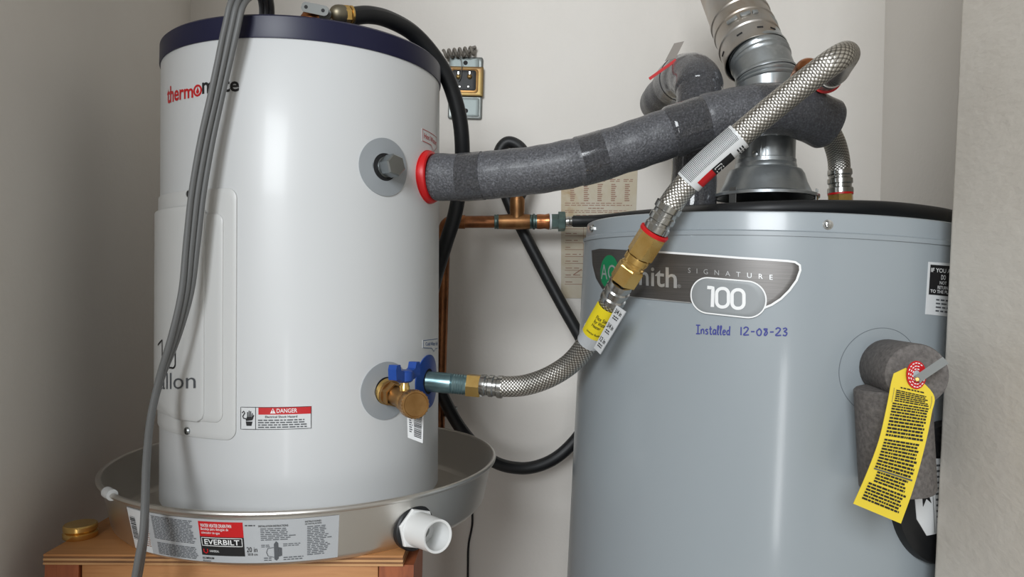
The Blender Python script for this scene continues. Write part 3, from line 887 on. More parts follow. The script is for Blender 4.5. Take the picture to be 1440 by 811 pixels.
# ------------------------------------------------------------------ wooden stand
BT = ZP-.0017; TH = .0115
bx0, bx1, by0, by1 = -.512, -.118, .792, 1.29
stand = thing('wooden_stand', 'wooden stand with plywood top and timber legs under the metal pan', 'stand', (FT.w((-.31, 1.0, 0)).x, 1.0, 0))
def fbox(name, x0, x1, y0, y1, z0, z1, mat, parent, bev=.0012):
    V, Fc, _ = box_data(((x0+x1)/2, (y0+y1)/2, (z0+z1)/2), (1, 0, 0), (0, 1, 0), (0, 0, 1), x1-x0, y1-y0, z1-z0, bev)
    return mesh(name, [FT.w(v) for v in V], Fc, mat, parent, 30)
tb = fbox('top_board', bx0, bx1, by0, by1, BT-TH/5, BT, M_ply, stand, .0004)
for i in range(1, 5):
    fbox('ply_layer', bx0+.0002*(i % 2), bx1-.0002*(i % 2), by0+.0006*(i % 2), by1, BT-TH*(i+1)/5, BT-TH*i/5, M_ply2 if i % 2 else M_ply1, tb, 0)
fx = lambda px: FT.l(P(px, 800, .797)).x
xl0, xl1, xr0, xr1 = bx0-.0005, fx(111.5), fx(533.5), fx(582)
lz = BT-TH
def leg(x0, x1, y0, y1, mat):
    a = box_data((0, 0, 0), (1, 0, 0), (0, 1, 0), (0, 0, 1), 1, 1, 1)[1]
    T4 = [FT.w((x, y, lz)) for x, y in ((x0, y0), (x1, y0), (x1, y1), (x0, y1))]
    V = [Vector((v.x, v.y, 0)) for v in T4]+T4
    V = [Vector((v.x, v.y, 0.0)) for v in T4]+T4
    Fc = [(3, 2, 1, 0), (4, 5, 6, 7), (0, 1, 5, 4), (1, 2, 6, 5), (2, 3, 7, 6), (3, 0, 4, 7)]
    mesh('leg', V, Fc, mat, stand, 0)
leg(xl0, xl1, .796, .88, M_leg); leg(xr0, xr1, .796, .88, M_leg)
leg(xl0, xl1, 1.19, 1.28, M_leg); leg(xr0-.10, xr1-.10, 1.19, 1.28, M_leg)
fbox('apron', xl1+.002, xr0-.0015, .798, .836, lz-.14, lz, M_apron, stand)
fbox('apron', xl1+.002, xr0-.1015, 1.24, 1.28, lz-.14, lz, M_apron, stand)
fbox('rail', xl0+.002, xl1-.002, .882, 1.188, lz-.09, lz, M_apron, stand)
fbox('rail', xr0-.098, xr1-.102, .84, 1.188, lz-.09, lz, M_apron, stand)

# brass cap lying on the board
lp = FT.l(P(113, 766, .848)); bcap = FT.w((lp.x, lp.y, BT))
bc = thing('brass_plug', 'small round brass plug lying on the plywood beside the pan', 'plug', bcap, (0, FT.a, 0))
lathe('plug_body', bcap, up, [(0, 0), (0, .0175), (.0015, .0185), (.006, .0185), (.0075, .0165), (.0085, .0150), (.0085, .0172), (.0095, .0182), (.014, .0182), (.0155, .017), (.0155, 0)], M_brass, bc, 40)

# ------------------------------------------------------------------ grey water heater
FH = Frame(0.0505-ROLL)
HX, HY, HR = .3415, .9765, .2465
ZS, ZR = .0695, .0922
hb0 = FH.w((HX, HY, -CH))
low = min(FH.w((HX+HR*math.cos(a), HY+HR*math.sin(a), -CH)).z for a in (0, PI))
HZ0 = -CH-low+.0005
heat = thing('grey_water_heater', 'tall grey gas water heater with a dark badge beside the white heater', 'water heater', FH.w((HX, HY, HZ0)), (0, FH.a, 0))
V, Fc, UV = flathe(FH, HX, HY, [(HZ0, 0), (HZ0, HR-.004), (HZ0+.004, HR), (-1.0, HR), (-.6, HR), (-.3, HR), (-.1, HR), (ZS, HR), (ZS+.001, HR-.004)], 160)
mesh('jacket', V, Fc, M_greyp, heat, 35, UV)
rr = HR*.988
V, Fc, UV = flathe(FH, HX, HY, [(ZS-.003, HR-.003), (ZS-.003, HR+.0013), (ZS+.0015, HR+.0013), (ZS+.003, rr+.001), (ZR-.004, rr), (ZR-.0012, rr-.0005), (ZR, rr-.0025), (ZR-.001, rr-.004), (ZR-.012, rr-.006), (ZR-.014, .1), (ZR-.012, 0)], 160)
mesh('lid', V, Fc, M_greycap, heat, 35, UV)
SH = Cyl(FH, HX, HY, HR); SL = Cyl(FH, HX, HY, rr)
for px, py in ((834, 321), (1164, 316)):
    s, z = SL.sz(px, py); q = SL.pt(s, z, 0); nn = SL.normal(s)
    sw = lathe('lid_screw', q, nn, [(0, .0052), (.001, .0052), (.0012, .0036)], M_chrome, heat, 20)
    lathe('screw_head', q, nn, [(.001, .0036), (.0038, .0034), (.0042, .002), (.0042, 0)], M_chrome, sw, 6)
# badge
BP = [(833, 352), (845, 349.5), (900, 352.5), (960, 356.5), (1040, 362.5), (1108, 367), (1119, 368.5), (1124.5, 373), (1125, 380), (1120, 394), (1110, 408), (1098, 420), (1085, 428.5), (1074, 433), (970, 425.5), (900, 418.5), (860, 413.5), (848, 406), (839, 391), (834, 371)]
bo = ccw([SH.sz(*q) for q in BP])
badge = pad('badge', SH, bo, 0, .0012, M_badge, heat, .0004)
def ctr(pts): return (sum(p[0] for p in pts)/len(pts), sum(p[1] for p in pts)/len(pts))
hl = [SH.sz(*q) for q in [(900, 352.5), (960, 356.5), (1040, 362.5), (1108, 367), (1118, 368.5), (1124.5, 373), (1125, 380), (1120, 394), (1110, 408), (1098, 420), (1085, 428.5), (1074, 433)]]
ribbon('badge_trim', SH, hl, .0022, .0016, M_whiteink, badge)
ribbon('badge_trim', SH, [SH.sz(*q) for q in [(860, 413.5), (900, 418.5), (972, 425.5)]], .0010, .0016, M_silverink, badge)
pc = SH.sz(1023, 418)
ra = abs(SH.sz(971, 417)[0]-SH.sz(1075.5, 419)[0])/2; rb2 = abs(SH.sz(1023, 393)[1]-SH.sz(1023, 443.5)[1])/2
sk = (SH.sz(1065, 397.5)[1]-SH.sz(985, 390.5)[1])/(SH.sz(1065, 397.5)[0]-SH.sz(985, 390.5)[0])
pill = [(pc[0]+x, pc[1]+y+sk*x) for x, y in rrect(-ra, -rb2, ra, rb2, rb2*.98, 12)]
pp = pad('badge_pill', SH, ccw(pill), .0008, .0018, M_pill, badge, .0003)
ribbon('pill_trim', SH, pill, .0014, .0021, M_whiteink, pp, True)
def pxs(pts): return [SH.sz(*q) for q in pts]
ribbon('pill_numeral', SH, pxs([(995.5, 404), (1003.5, 404.6), (1002.6, 431.5)]), .0036, .0023, M_whiteink, pp, False, .002)
for x0_, y0_ in ((1008.5, 405.5), (1030, 407.3)):
    ribbon('pill_numeral', SH, pxs(rrect(x0_, y0_, x0_+16.5, y0_+26, 7.6, 8)), .0034, .0023, M_whiteink, pp, True, .002)
text('badge_lettering', SH, quad(SH, (968.5, 376.5), (1086.5, 386.5), (1086.5, 393.5), (968.5, 383.5)), 'SIGNATURE', (0, 0, 1, 1), .0017, M_silverink, badge, 0, 2.6)
text('badge_lettering', SH, quad(SH, (878, 371), (953, 376.5), (953, 405.5), (878, 399)), 'Smith', (0, 0, 1, 1), .0017, M_silverink, badge, .012)
text('badge_lettering', SH, quad(SH, (953.5, 399.5), (958.5, 400), (958.5, 405), (953.5, 404.5)), '®', (0, 0, 1, 1), .0017, M_silverink, badge)
gc = SH.sz(857, 381.5); gr = abs(SH.sz(857, 360)[1]-SH.sz(857, 403)[1])/2*1.06
ge = pad('badge_emblem', SH, ccw(circle(gc[0], gc[1], gr)), .001, .0016, M_green, badge)
text('emblem_lettering', SH, quad(SH, (847, 371.5), (868.5, 372.5), (868.5, 394), (847, 392.5)), 'AO', (0, 0, 1, 1), .0019, M_silverink, ge)
# handwriting
G = {'I': (.62, [[(0, 1), (.62, 1)], [(.3, 1), (.28, 0)], [(0, 0), (.6, .02)]]),
     'n': (.5, [[(.02, .55), (.02, 0)], [(.02, .38), (.2, .55), (.38, .48), (.42, 0)]]),
     's': (.42, [[(.4, .5), (.2, .56), (.06, .42), (.34, .22), (.3, .03), (.02, .03)]]),
     't': (.42, [[(.2, .92), (.2, .1), (.32, 0), (.42, .06)], [(.02, .6), (.42, .62)]]),
     'a': (.5, [[(.40, .46), (.2, .56), (.02, .28), (.14, .0), (.38, .2)], [(.42, .58), (.42, .06), (.52, 0)]]),
     'l': (.26, [[(.02, .15), (.2, .85), (.14, 1), (.06, .85), (.1, .05), (.24, .05)]]),
     'e': (.44, [[(.04, .28), (.36, .34), (.3, .52), (.12, .5), (.03, .22), (.16, 0), (.4, .1)]]),
     'd': (.48, [[(.38, .42), (.18, .52), (.02, .26), (.14, .02), (.36, .14)], [(.4, 1), (.38, .1), (.46, 0)]]),
     ' ': (.6, []), '1': (.22, [[(.1, 1), (.08, 0)]]),
     '2': (.6, [[(.02, .8), (.25, 1), (.5, .82), (.3, .4), (.02, .04), (.58, .06)]]),
     '-': (.5, [[(.06, .45), (.44, .47)]]),
     '0': (.6, [[(.3, .8), (.05, .5), (.15, .05), (.42, .05), (.52, .5), (.34, .82), (.25, .78)]]),
     '8': (.5, [[(.44, .82), (.06, .8), (.4, .42), (.26, .05), (.1, .12), (.4, .78)]]),
     '3': (.5, [[(.04, .86), (.3, .98), (.42, .78), (.18, .54), (.44, .36), (.3, .02), (.02, .1)]])}
def scribble(S, f, s, off, w):
    tot = sum(G[c][0]+.12 for c in s); x = 0; out = []
    for c in s:
        for st in G[c][1]:
            q = catmull(st, 5) if len(st) > 2 else st
            out.append(ribbon_data(S, [f((x+p[0])/tot, p[1]) for p in q], w, off))
        x += G[c][0]+.12
    return out
flat('handwriting', scribble(SH, quad(SH, (979, 457), (1028.5, 458.5), (1028, 471), (979, 469)), 'Installed', .0005, .0013)
     + scribble(SH, quad(SH, (1041, 459.5), (1109, 461), (1109, 472), (1041, 471)), '12-08-23', .0005, .0014), M_marker, heat)
# warning label by the jamb
f = quad(SH, (1305.5, 368), (1345, 371), (1341, 446), (1301, 441.5))
wl = pad('warning_label', SH, ccw(resample(qrect(f, 0, 0, 1, 1), .01)), 0, .0004, M_label, heat)
pad('label_black_block', SH, ccw(resample(qrect(f, .06, .38, .96, .95), .01)), .0004, .0006, M_ink, wl)
for s_, r_ in (('IF YOU ARE', (.08, .81, .92, .89)), ('DO', (.42, .68, .58, .77)), ('NOT', (.38, .59, .62, .65)), ('RETURN', (.32, .50, .68, .56)), ('TO THE PLACE', (.09, .42, .92, .48))):
    text('label_lettering', SH, f, s_, r_, .0009, M_whiteink, wl, .008)
words('fine_print', SH, f, (.3, .05, .8, .33), 4, .0007, M_inkg, wl, 4, wmin=.1, wmax=.2, gap=.04, fill=.4)
# T&P opening disc
tc = SH.sz(1240, 523)
plug = ringpad('valve_opening_ring', SH, tc[0], tc[1], .0445, .0450, .0006, M_inkm, heat, 80)
pad('valve_opening_plug', SH, ccw(circle(tc[0], tc[1], .0445, 64)), -.0005, .0003, M_greyp, heat)
# black burner control cover with a label, low on the jacket by the jamb
cc = SH.sz(1318, 690)
cs = pad('control_cover', SH, ccw(circle(cc[0], cc[1], .066, 64, .074)), -.001, .012, M_black, heat, .006, .006)
f = quad(SH, (1268, 640), (1330, 640), (1330, 741), (1277, 748))
cl_ = pad('control_label', SH, ccw([f(*q) for q in ((.18, .0), (1, .05), (1, 1), (.0, 1), (.0, .22))]), .0119, .0126, M_label, cs)
ribbon('label_rule', SH, [f(.36, .03), f(.36, .55)], .0006, .0130, M_ink, cl_)
words('fine_print', SH, f, (.42, .05, .98, .95), 12, .0130, M_inkg, cl_, 21, wmin=.1, wmax=.25, gap=.03, fill=.35)
sp_ = [f(*q) for q in ((.05, .50), (.12, .58), (.08, .68), (.16, .62), (.22, .74), (.24, .60), (.34, .64), (.27, .54), (.32, .42), (.22, .48), (.14, .38), (.14, .48))]
pad('hazard_mark', SH, ccw(sp_), .0126, .0130, M_ink, cl_, 0, .003)
pad('label_orange_block', SH, ccw(resample(qrect(f, .72, .80, 1, .88), .01)), .0126, .0131, simple('orange_ink', 'B4582A', .6), cl_)

# ------------------------------------------------------------------ relief pipe insulation, tag
upH = FH.M @ Vector((0, 0, 1))
tp_ = thing('insulated_relief_valve', 'dark foam insulation elbow with a metal lever on the grey heater near the jamb', 'pipe insulation', P(1240, 690, .70))
a0 = SH.pt(SH.sz(1246, 516)[0], SH.sz(1246, 516)[1], .001); a1 = P(1290, 527, .660)
ax_ = (a1-a0).normalized(); Lq = (a1-a0).length
lathe('foam_elbow', a0, ax_, [(0, 0), (0, .0265), (.003, .0285), (Lq-.004, .0285), (Lq-.001, .0275), (Lq, .025), (Lq, 0)], M_foamb, tp_, 40)
d0 = P(1254, 545, .692); d1 = P(1262, 688, .692)
da = (d1-d0).normalized(); Ld = (d1-d0).length
lathe('foam_drop', d0, da, [(0, 0), (0, .0315), (.002, .0335), (Ld-.003, .0335), (Ld, .032), (Ld, 0)], M_foamb, tp_, 40)
l0 = P(1290, 533, .6415); l1 = P(1330, 506, .632)
ldir = (l1-l0).normalized(); lu, lv_ = axis_frame(ldir)[1:]
nn = (C0-l0).normalized(); nn = (nn-ldir*nn.dot(ldir)).normalized(); sd = ldir.cross(nn)
ctrp = (l0+l1)/2; LL = (l1-l0).length
lev = join(box_data(ctrp, ldir, sd, nn, LL, .0068, .0008), box_data(ctrp+sd*.0032-nn*.0018, ldir, sd, nn, LL, .0007, .0042), box_data(ctrp-sd*.0032-nn*.0018, ldir, sd, nn, LL, .0007, .0042))
mesh('relief_lever', lev[0], lev[1], M_lever, tp_, 30)
lathe('lever_pin', l0-nn*.006, nn, [(0, .0022), (.006, .0022), (.0075, .0015), (.0075, 0)], M_brass, tp_, 16)
# yellow hanging tag, slightly curled
rows_t = [((1257, 525), (1274, 517), .648), ((1253, 540), (1312, 553), .646), ((1247, 572), (1310, 582), .640), ((1236, 619), (1300, 630), .634), ((1219, 665), (1284, 688), .633), ((1200, 708), (1267, 736), .636)]
L_ = catmull([(*P(a[0], a[1], y),) for a, b, y in rows_t], 6); R_ = catmull([(*P(b[0], b[1], y),) for a, b, y in rows_t], 6)
class Strip:
    def pt(s, u, v, off=0.0):
        x = (1-v)*(len(L_)-1); i = min(int(x), len(L_)-2); t = x-i
        l = Vector(L_[i])*(1-t)+Vector(L_[i+1])*t; r = Vector(R_[i])*(1-t)+Vector(R_[i+1])*t
        return l*(1-u)+r*u+Vector((0, -1, 0))*off
TS = Strip()
V, Fc = [], []
nv, nu = 30, 8
for o in (0, -.0006):
    for j in range(nv+1):
        for i in range(nu+1): V.append(TS.pt(i/nu, 1-j/nv, o))
q = (nv+1)*(nu+1)
for j in range(nv):
    for i in range(nu):
        a = j*(nu+1)+i; Fc.append((a, a+1, a+nu+2, a+nu+1)); Fc.append((q+a, q+a+nu+1, q+a+nu+2, q+a+1))
for j in range(nv):
    for i in (0, nu):
        a = j*(nu+1)+i; Fc.append((a, a+nu+1, q+a+nu+1, q+a))
for j in (0, nv):
    for i in range(nu):
        a = j*(nu+1)+i; Fc.append((a, a+1, q+a+1, q+a))
ytag = thing('warning_tag', 'yellow printed warning tag with a red round top hanging from the relief lever', 'tag', P(1234, 722, .634))
mesh('tag_sheet', V, Fc, M_yellowt, ytag, 40)
idf = lambda u, v: (u, v)
pr = random.Random(31)
dat = [words_data(TS, idf, (.22, .775, .86, .80), 1, .0008, pr, wmin=.04, wmax=.1, gap=.02),
       words_data(TS, idf, (.13, .65, .90, .76), 6, .0008, pr, wmin=.03, wmax=.12, gap=.012, fill=.6),
       words_data(TS, idf, (.10, .43, .92, .645), 11, .0008, pr, wmin=.03, wmax=.12, gap=.012, fill=.6, ragged=.95),
       words_data(TS, idf, (.10, .245, .92, .42), 10, .0008, pr, wmin=.03, wmax=.12, gap=.012, fill=.6, ragged=.9),
       words_data(TS, idf, (.18, .165, .86, .235), 4, .0008, pr, wmin=.03, wmax=.12, gap=.012, fill=.6, ragged=.9),
       words_data(TS, idf, (.10, .045, .90, .16), 6, .0008, pr, wmin=.03, wmax=.12, gap=.012, fill=.6, ragged=.9)]
flat('tag_print', dat, M_ink, ytag)
bl = [ribbon_data(TS, [(a, b) for a, b in pts], .008, .0008, False, .05) for pts in ([(.08, .64), (.08, .77)], [(.93, .64), (.93, .77)], [(.09, .24), (.92, .24)])]
flat('tag_rules', bl, M_inkg, ytag)
rc = P(1288.5, 527, .6455)
PLt = Plane(rc, CR, CU)
rd = pad('tag_disc', PLt, circle(0, 0, .0088, 40, .0126), -.0005, .0005, M_redink, ytag)
pad('disc_hole', PLt, circle(0, 0, .0030, 24, .0042), .0005, .0008, M_labelg, rd)
rd2 = []
for rr_, n_ in ((.0078, 18), (.0058, 14), (.0040, 9)):
    for i in range(n_):
        a = 2*PI*i/n_+rr_*300
        if -.2 < math.atan2(math.sin(a), math.cos(a)) < .9: continue
        cxx, cyy = rr_*.92*math.cos(a), rr_*1.38*math.sin(a)
        tx, ty = -math.sin(a), math.cos(a)
        b = [PLt.pt(cxx+tx*u*.0009-ty*v*.0004, cyy+ty*u*.0009+tx*v*.0004, .0009) for u, v in ((-1, -1), (1, -1), (1, 1), (-1, 1))]
        rd2.append((b, [(0, 1, 2, 3)], None))
flat('disc_print', rd2, M_whiteink, rd)

# ------------------------------------------------------------------ flue on the grey heater
flz = ZR-.013
fl0 = FH.w((HX, HY, flz))
FC = Vector((P(1078, 280, HY).x, HY, 0))
flue = thing('flue_pipe', 'galvanised sheet metal flue pipe with elbow rising from the grey heater', 'flue', Vector((FC.x, HY, fl0.z)))
def zpx(py, x=1078): return P(x, py, HY).z
o = Vector((FC.x, HY, 0)); zb_ = fl0.z+.002
zh = zpx(276.5)
lathe('draft_hood', o, upH, [], M_galv, flue) if False else None
def zl(z): return (z, )
hx0 = P(1076.5, 230, HY).x
od_ = Vector((hx0, HY, 0))
sk_ = lathe('draft_hood', (hx0, HY, 0), (0, 0, 1), [(zh-.0025, .0655), (zh-.0025, .0690), (zh+.001, .0690), (zh+.004, .060), (zpx(258), .0535), (zpx(246), .0500), (zpx(240.5), .0465), (zpx(238), .0405), (zpx(232), .0395), (zpx(230), .038), (zpx(230), .030), (zpx(240), .034), (zh-.0025, .062)], M_galv, flue, 64, 0, 30)
lathe('hood_base', (hx0, HY, 0), (0, 0, 1), [(zb_-.012, .078), (zpx(297), .078), (zpx(293), .072), (zpx(291), .050), (zpx(291), 0)], M_black, flue, 64)
for a in (215, 325, 90, 270+0):
    if a == 270: continue
    t = math.radians(a); c = Vector((hx0+.0665*math.cos(t), HY+.0665*math.sin(t), (zb_-.005+zh)/2+.003))
    dx = Vector((math.cos(t), math.sin(t), 0)); dy = Vector((-math.sin(t), math.cos(t), 0))
    V, Fc, _ = box_data(c, dx, dy, (0, 0, 1), .0012, .011, zh-zb_+.012, .0003)
    mesh('hood_leg', V, Fc, M_steel, flue, 0)
R0 = .0378
lathe('flue_pipe_section', (hx0, HY, 0), (0, 0, 1), [(zpx(236), R0+.0012), (zpx(226), R0+.0012), (zpx(225), R0), (zpx(196), R0), (zpx(195), R0+.0016), (zpx(192), R0+.0016), (zpx(191), R0), (zpx(110), R0)], M_galv, flue, 64, 0, 30)
# seam and rivet of the pipe section
cam_dir = (C0-od_); cam_dir.z = 0; cam_dir.normalize()
sdv = Vector((-cam_dir.y, cam_dir.x, 0))
if sdv.x < 0: sdv = -sdv
for k, off in ((0, -.006), (1, .0)):
    th = math.asin((off)/R0)
    c = od_+(cam_dir*math.cos(th)+sdv*math.sin(th))*(R0+.0004); c.z = (zpx(196)+zpx(230))/2
    V, Fc, _ = box_data(c, sdv, cam_dir, (0, 0, 1), .0022 if k == 0 else .0012, .0018, zpx(196)-zpx(230), .0003)
    mesh('pipe_seam', V, Fc, M_galv, flue, 30)
c = od_+(cam_dir*math.cos(-.36)+sdv*math.sin(-.36))*R0; c.z = zpx(223)
lathe('rivet', c, (cam_dir*math.cos(-.36)+sdv*math.sin(-.36)), [(0, .0045), (.0015, .004), (.0022, .002), (.0024, 0)], M_steel, flue, 20)
# elbow gores: frusta between tilted joint planes
gp = [P(1078, 135, HY), P(1077.5, 108, HY), P(1067, 80, .990), P(1049, 42, 1.030), P(1030, 2, 1.072), P(1010, -40, 1.115)]
gn = [Vector((0, 0, 1)), ((gp[1]-gp[0]).normalized()+(gp[2]-gp[1]).normalized()).normalized(), ((gp[2]-gp[1]).normalized()+(gp[3]-gp[2]).normalized()).normalized()]
dS = (gp[5]-gp[3]).normalized()
def gore(p0, n0, p1, n1, r, r1=None, n=64):
    d = (p1-p0).normalized(); _, u, v = axis_frame(d); r1 = r1 or r
    V, Fc, UV = [], [], []
    rows = [(0.0, 1.03), (.05, 1.045), (.10, 1.03), (.13, 1.0), (.62, 1.0), (.66, 1.035), (.72, 1.05), (.77, 1.03), (.80, 1.01), (.84, 1.035), (.90, 1.05), (.95, 1.03), (1.0, 1.0)]
    for t, k in rows:
        for j in range(n):
            a = 2*PI*j/n; e = (u*math.cos(a)+v*math.sin(a))*(r+(r1-r)*t)*k
            q0 = p0+e-d*((e.dot(n0))/d.dot(n0)); q1 = p1+e-d*((e.dot(n1))/d.dot(n1))
            V.append(q0*(1-t)+q1*t); UV.append((j/n, t))
    for i in range(len(rows)-1):
        for j in range(n): k = (j+1) % n; Fc.append((i*n+j, i*n+k, (i+1)*n+k, (i+1)*n+j))
    return V, Fc, UV
V, Fc, UV = gore(gp[0], gn[0], gp[1], gn[1], R0+.0006); mesh('elbow_gore', V, Fc, M_galv, flue, 30, UV)
V, Fc, UV = gore(gp[1], gn[1], gp[2], gn[2], R0+.0006); mesh('elbow_gore', V, Fc, M_galv, flue, 30, UV)
V, Fc, UV = gore(gp[2], gn[2], gp[3], dS, R0+.0006); mesh('elbow_gore', V, Fc, M_galv, flue, 30, UV)
so_ = gp[2]+dS*-.004
sl = P(1062.5, 84, .990)
LS = .25
prof = [(0, .0405), (0, .0418), (.012, .0416), (.028, .0414), (.030, .0428), (.034, .0428), (.036, .0414), (.056, .0412), (.058, .0424), (.063, .0424), (.065, .0410), (.078, .0408), (.080, .0422), (.085, .0422), (.087, .0406), (LS, .0402)]
dS2 = (P(1029, 0, 1.062)-sl).normalized()
slv = lathe('upper_sleeve', sl, dS2, prof, M_galvo, flue, 72, 0, 30)
V, Fc, UV = lathe_data(sl, dS2, [(0, .0405), (.004, .0398), (LS, .0392)], 72); mesh('sleeve_lining', V, Fc, M_dark, slv, 30, UV)
_, su, sv = axis_frame(dS2)
for a_px in ((1017, 80), (1040, 52), (1069, 41), (1087, 41)):
    d = ray(*a_px); best = None
    for i in range(360):
        a = 2*PI*i/360; e = su*math.cos(a)+sv*math.sin(a); q = sl+dS2*.015+e*.0414
        if e.dot(C0-q) < 0: continue
        ax2 = (q-C0); px = W/2+F*ax2.dot(CR)/ax2.dot(_f)
        sc = abs(px-a_px[0])
        if best is None or sc < best[0]: best = (sc, q, e)
    _, q, e = best
    V, Fc, _ = box_data(q+e*.0004, e.cross(dS2), dS2, e, .008, .0024, .0012, .0003)
    mesh('sleeve_slot', V, Fc, M_dark, slv, 0)
# strap clip on the sleeve
for a_px, ln in (((1030, 37), .016), ((1048, 28), .014), ((1062, 24), .008)):
    best = None
    for i in range(360):
        a = 2*PI*i/360; e = su*math.cos(a)+sv*math.sin(a); q = sl+dS2*.046+e*.0416
        if e.dot(C0-q) < 0: continue
        ax2 = (q-C0); px = W/2+F*ax2.dot(CR)/ax2.dot(_f)
        if best is None or abs(px-a_px[0]) < best[0]: best = (abs(px-a_px[0]), q, e)
    _, q, e = best
    V, Fc, _ = box_data(q+e*.001, e.cross(dS2), dS2, e, ln, .006, .003, .0012)
    mesh('sleeve_clip', V, Fc, M_galv, slv, 30)

# ------------------------------------------------------------------ foam-insulated pipes
hot_p, hot_n = hot[3], hot[2]
i0 = hot_p+hot_n*.0075
pth = [i0] + [P(*q) for q in ((650, 249, .925), (700, 245, .915), (760, 238, .905), (820, 226, .90), (880, 208, .897), (930, 191, .895), (985, 172, .893), (1040, 159, .893), (1085, 153, .897), (1125, 158, .905), (1166, 176, .915))]
pth = [Vector(q) for q in catmull([tuple(q) for q in pth], 10)]
Sx = lens(pth); Lt = Sx[-1]
fo = thing('insulated_pipe', 'grey foam-insulated pipe running from the white heater across the flue', 'pipe insulation', (pth[len(pth)//2].x, pth[len(pth)//2].y, min(p.z for p in pth)-.03))
def cut(path, s0, s1):
    S = lens(path); out = []
    def at(s):
        for i in range(len(S)-1):
            if S[i+1] >= s: t = (s-S[i])/(S[i+1]-S[i]); return path[i].lerp(path[i+1], t)
        return path[-1].copy()
    n = max(3, int((s1-s0)/.004))
    return [at(s0+(s1-s0)*i/n) for i in range(n+1)]
def foam_r(base, L, ed=.002):
    def r(s):
        k = min(s, L-s)
        return base*(1+.012*math.sin(s*190)+.008*math.sin(s*77+1)) - (ed*(1-k/.003) if k < .003 else 0)
    return r
# segments: foam sleeves with tape wraps between
frac = [(0, .37, .0300, M_foam), (.355, .60, .0305, M_foam), (.585, .68, .0318, M_foamw), (.67, .80, .0322, M_foam), (.79, 1.0, .0318, M_foamw)]
for a, b, r, mt in frac:
    seg = cut(pth, a*Lt, b*Lt); tube('foam_sleeve', seg, foam_r(r, (b-a)*Lt), mt, fo, 40)
for a, r in ((.07, .0303), (.37, .0308)):
    seg = cut(pth, a*Lt, a*Lt+.030); tube('tape_band', seg, r+.0004, M_foamw, fo, 40, False)

# vertical insulated pipe by the flue, bending to the wall
nb = P(973, 294, .985)
vp = [P(*q) for q in ((974, 300, .985), (976, 250, .985), (979, 200, .985), (981, 160, .985), (983, 132, .990), (980, 113, 1.005), (969, 107, 1.035), (955, 112, 1.075), (942, 126, 1.12), (931, 138, 1.16), (925, 146, 1.20))]
vp = [Vector(q) for q in catmull([tuple(q) for q in vp], 8)]
base = Vector((vp[0].x, vp[0].y, vp[0].z))
fv = thing('insulated_riser', 'grey foam-wrapped pipe standing beside the flue and bending to the wall', 'pipe insulation', base)
Lv = lens(vp)[-1]
for a, b, r, mt in ((0, .44, .0305, M_foamw), (.43, .72, .0325, M_foamw), (.70, 1.0, .0300, M_foam)):
    seg = cut(vp, a*Lv, b*Lv); tube('foam_sleeve', seg, foam_r(r, (b-a)*Lv), mt, fv, 40)
tube('tape_band', cut(vp, .66*Lv, .74*Lv), .0330, M_foamw, fv, 40, False)
# red cable tie end and label on the bend
r0 = P(913, 111, 1.03); r1 = P(951, 84, 1.02)
dd = (r1-r0).normalized(); nn = (C0-r0).normalized(); nn = (nn-dd*nn.dot(dd)).normalized()
V, Fc, _ = box_data((r0+r1)/2, dd, dd.cross(nn), nn, (r1-r0).length, .0042, .0012, .0003)
mesh('red_strip', V, Fc, M_red, fv, 0, label='red strip sticking out of the wrap')
pw = Plane(P(945, 72, 1.022), CR, CU)
V, Fc, _ = outline_plate(P(949, 71, 1.025), CR, CU, _f, [((x-949)/F*1.025, -(y-71)/F*1.025) for x, y in ((935, 86), (950, 82), (962, 58), (948, 61))], .0008)
mesh('paper_flap', V, Fc, simple('grey_card', '8E8780', .5), fv, 0, label='folded silver label flap')

# ------------------------------------------------------------------ braided hoses
FERR = [(0, .0118), (.0005, .0138), (.004, .0142), (.007, .0142), (.0085, .0128), (.011, .0128), (.0125, .0145), (.018, .0145), (.0195, .0130), (.023, .0130), (.0245, .0148), (.029, .0150), (.0305, .0150), (.0305, .0125)]
def ferrule(name, p, d, mat, parent, k=1.0, L=1.0):
    return lathe(name, p, d, [(t*L, r*k) for t, r in FERR], mat, parent, 36)
class TubeSurf:
    def __init__(s, path, r): s.p = path; s.S = lens(path); s.r = r; s.T, s.N, s.B = frames(path, lambda q: C0-q)
    def pt(s, a, t, off=0.0):
        S = s.S; a = max(0, min(a, S[-1]-1e-6)); i = 0
        while S[i+1] < a: i += 1
        k = (a-S[i])/(S[i+1]-S[i]); c = s.p[i].lerp(s.p[i+1], k); N = s.N[i].lerp(s.N[i+1], k).normalized(); B = s.B[i].lerp(s.B[i+1], k).normalized()
        g = t/s.r; return c+(N*math.cos(g)+B*math.sin(g))*(s.r+off)
    def near(s, px, py):
        best = None
        for i, q in enumerate(s.p):
            v = q-C0; d = v.dot(_f); x = W/2+F*v.dot(CR)/d; y = H/2-F*v.dot(CU)/d
            e = (x-px)**2+(y-py)**2
            if best is None or e < best[0]: best = (e, s.S[i])
        return best[1]
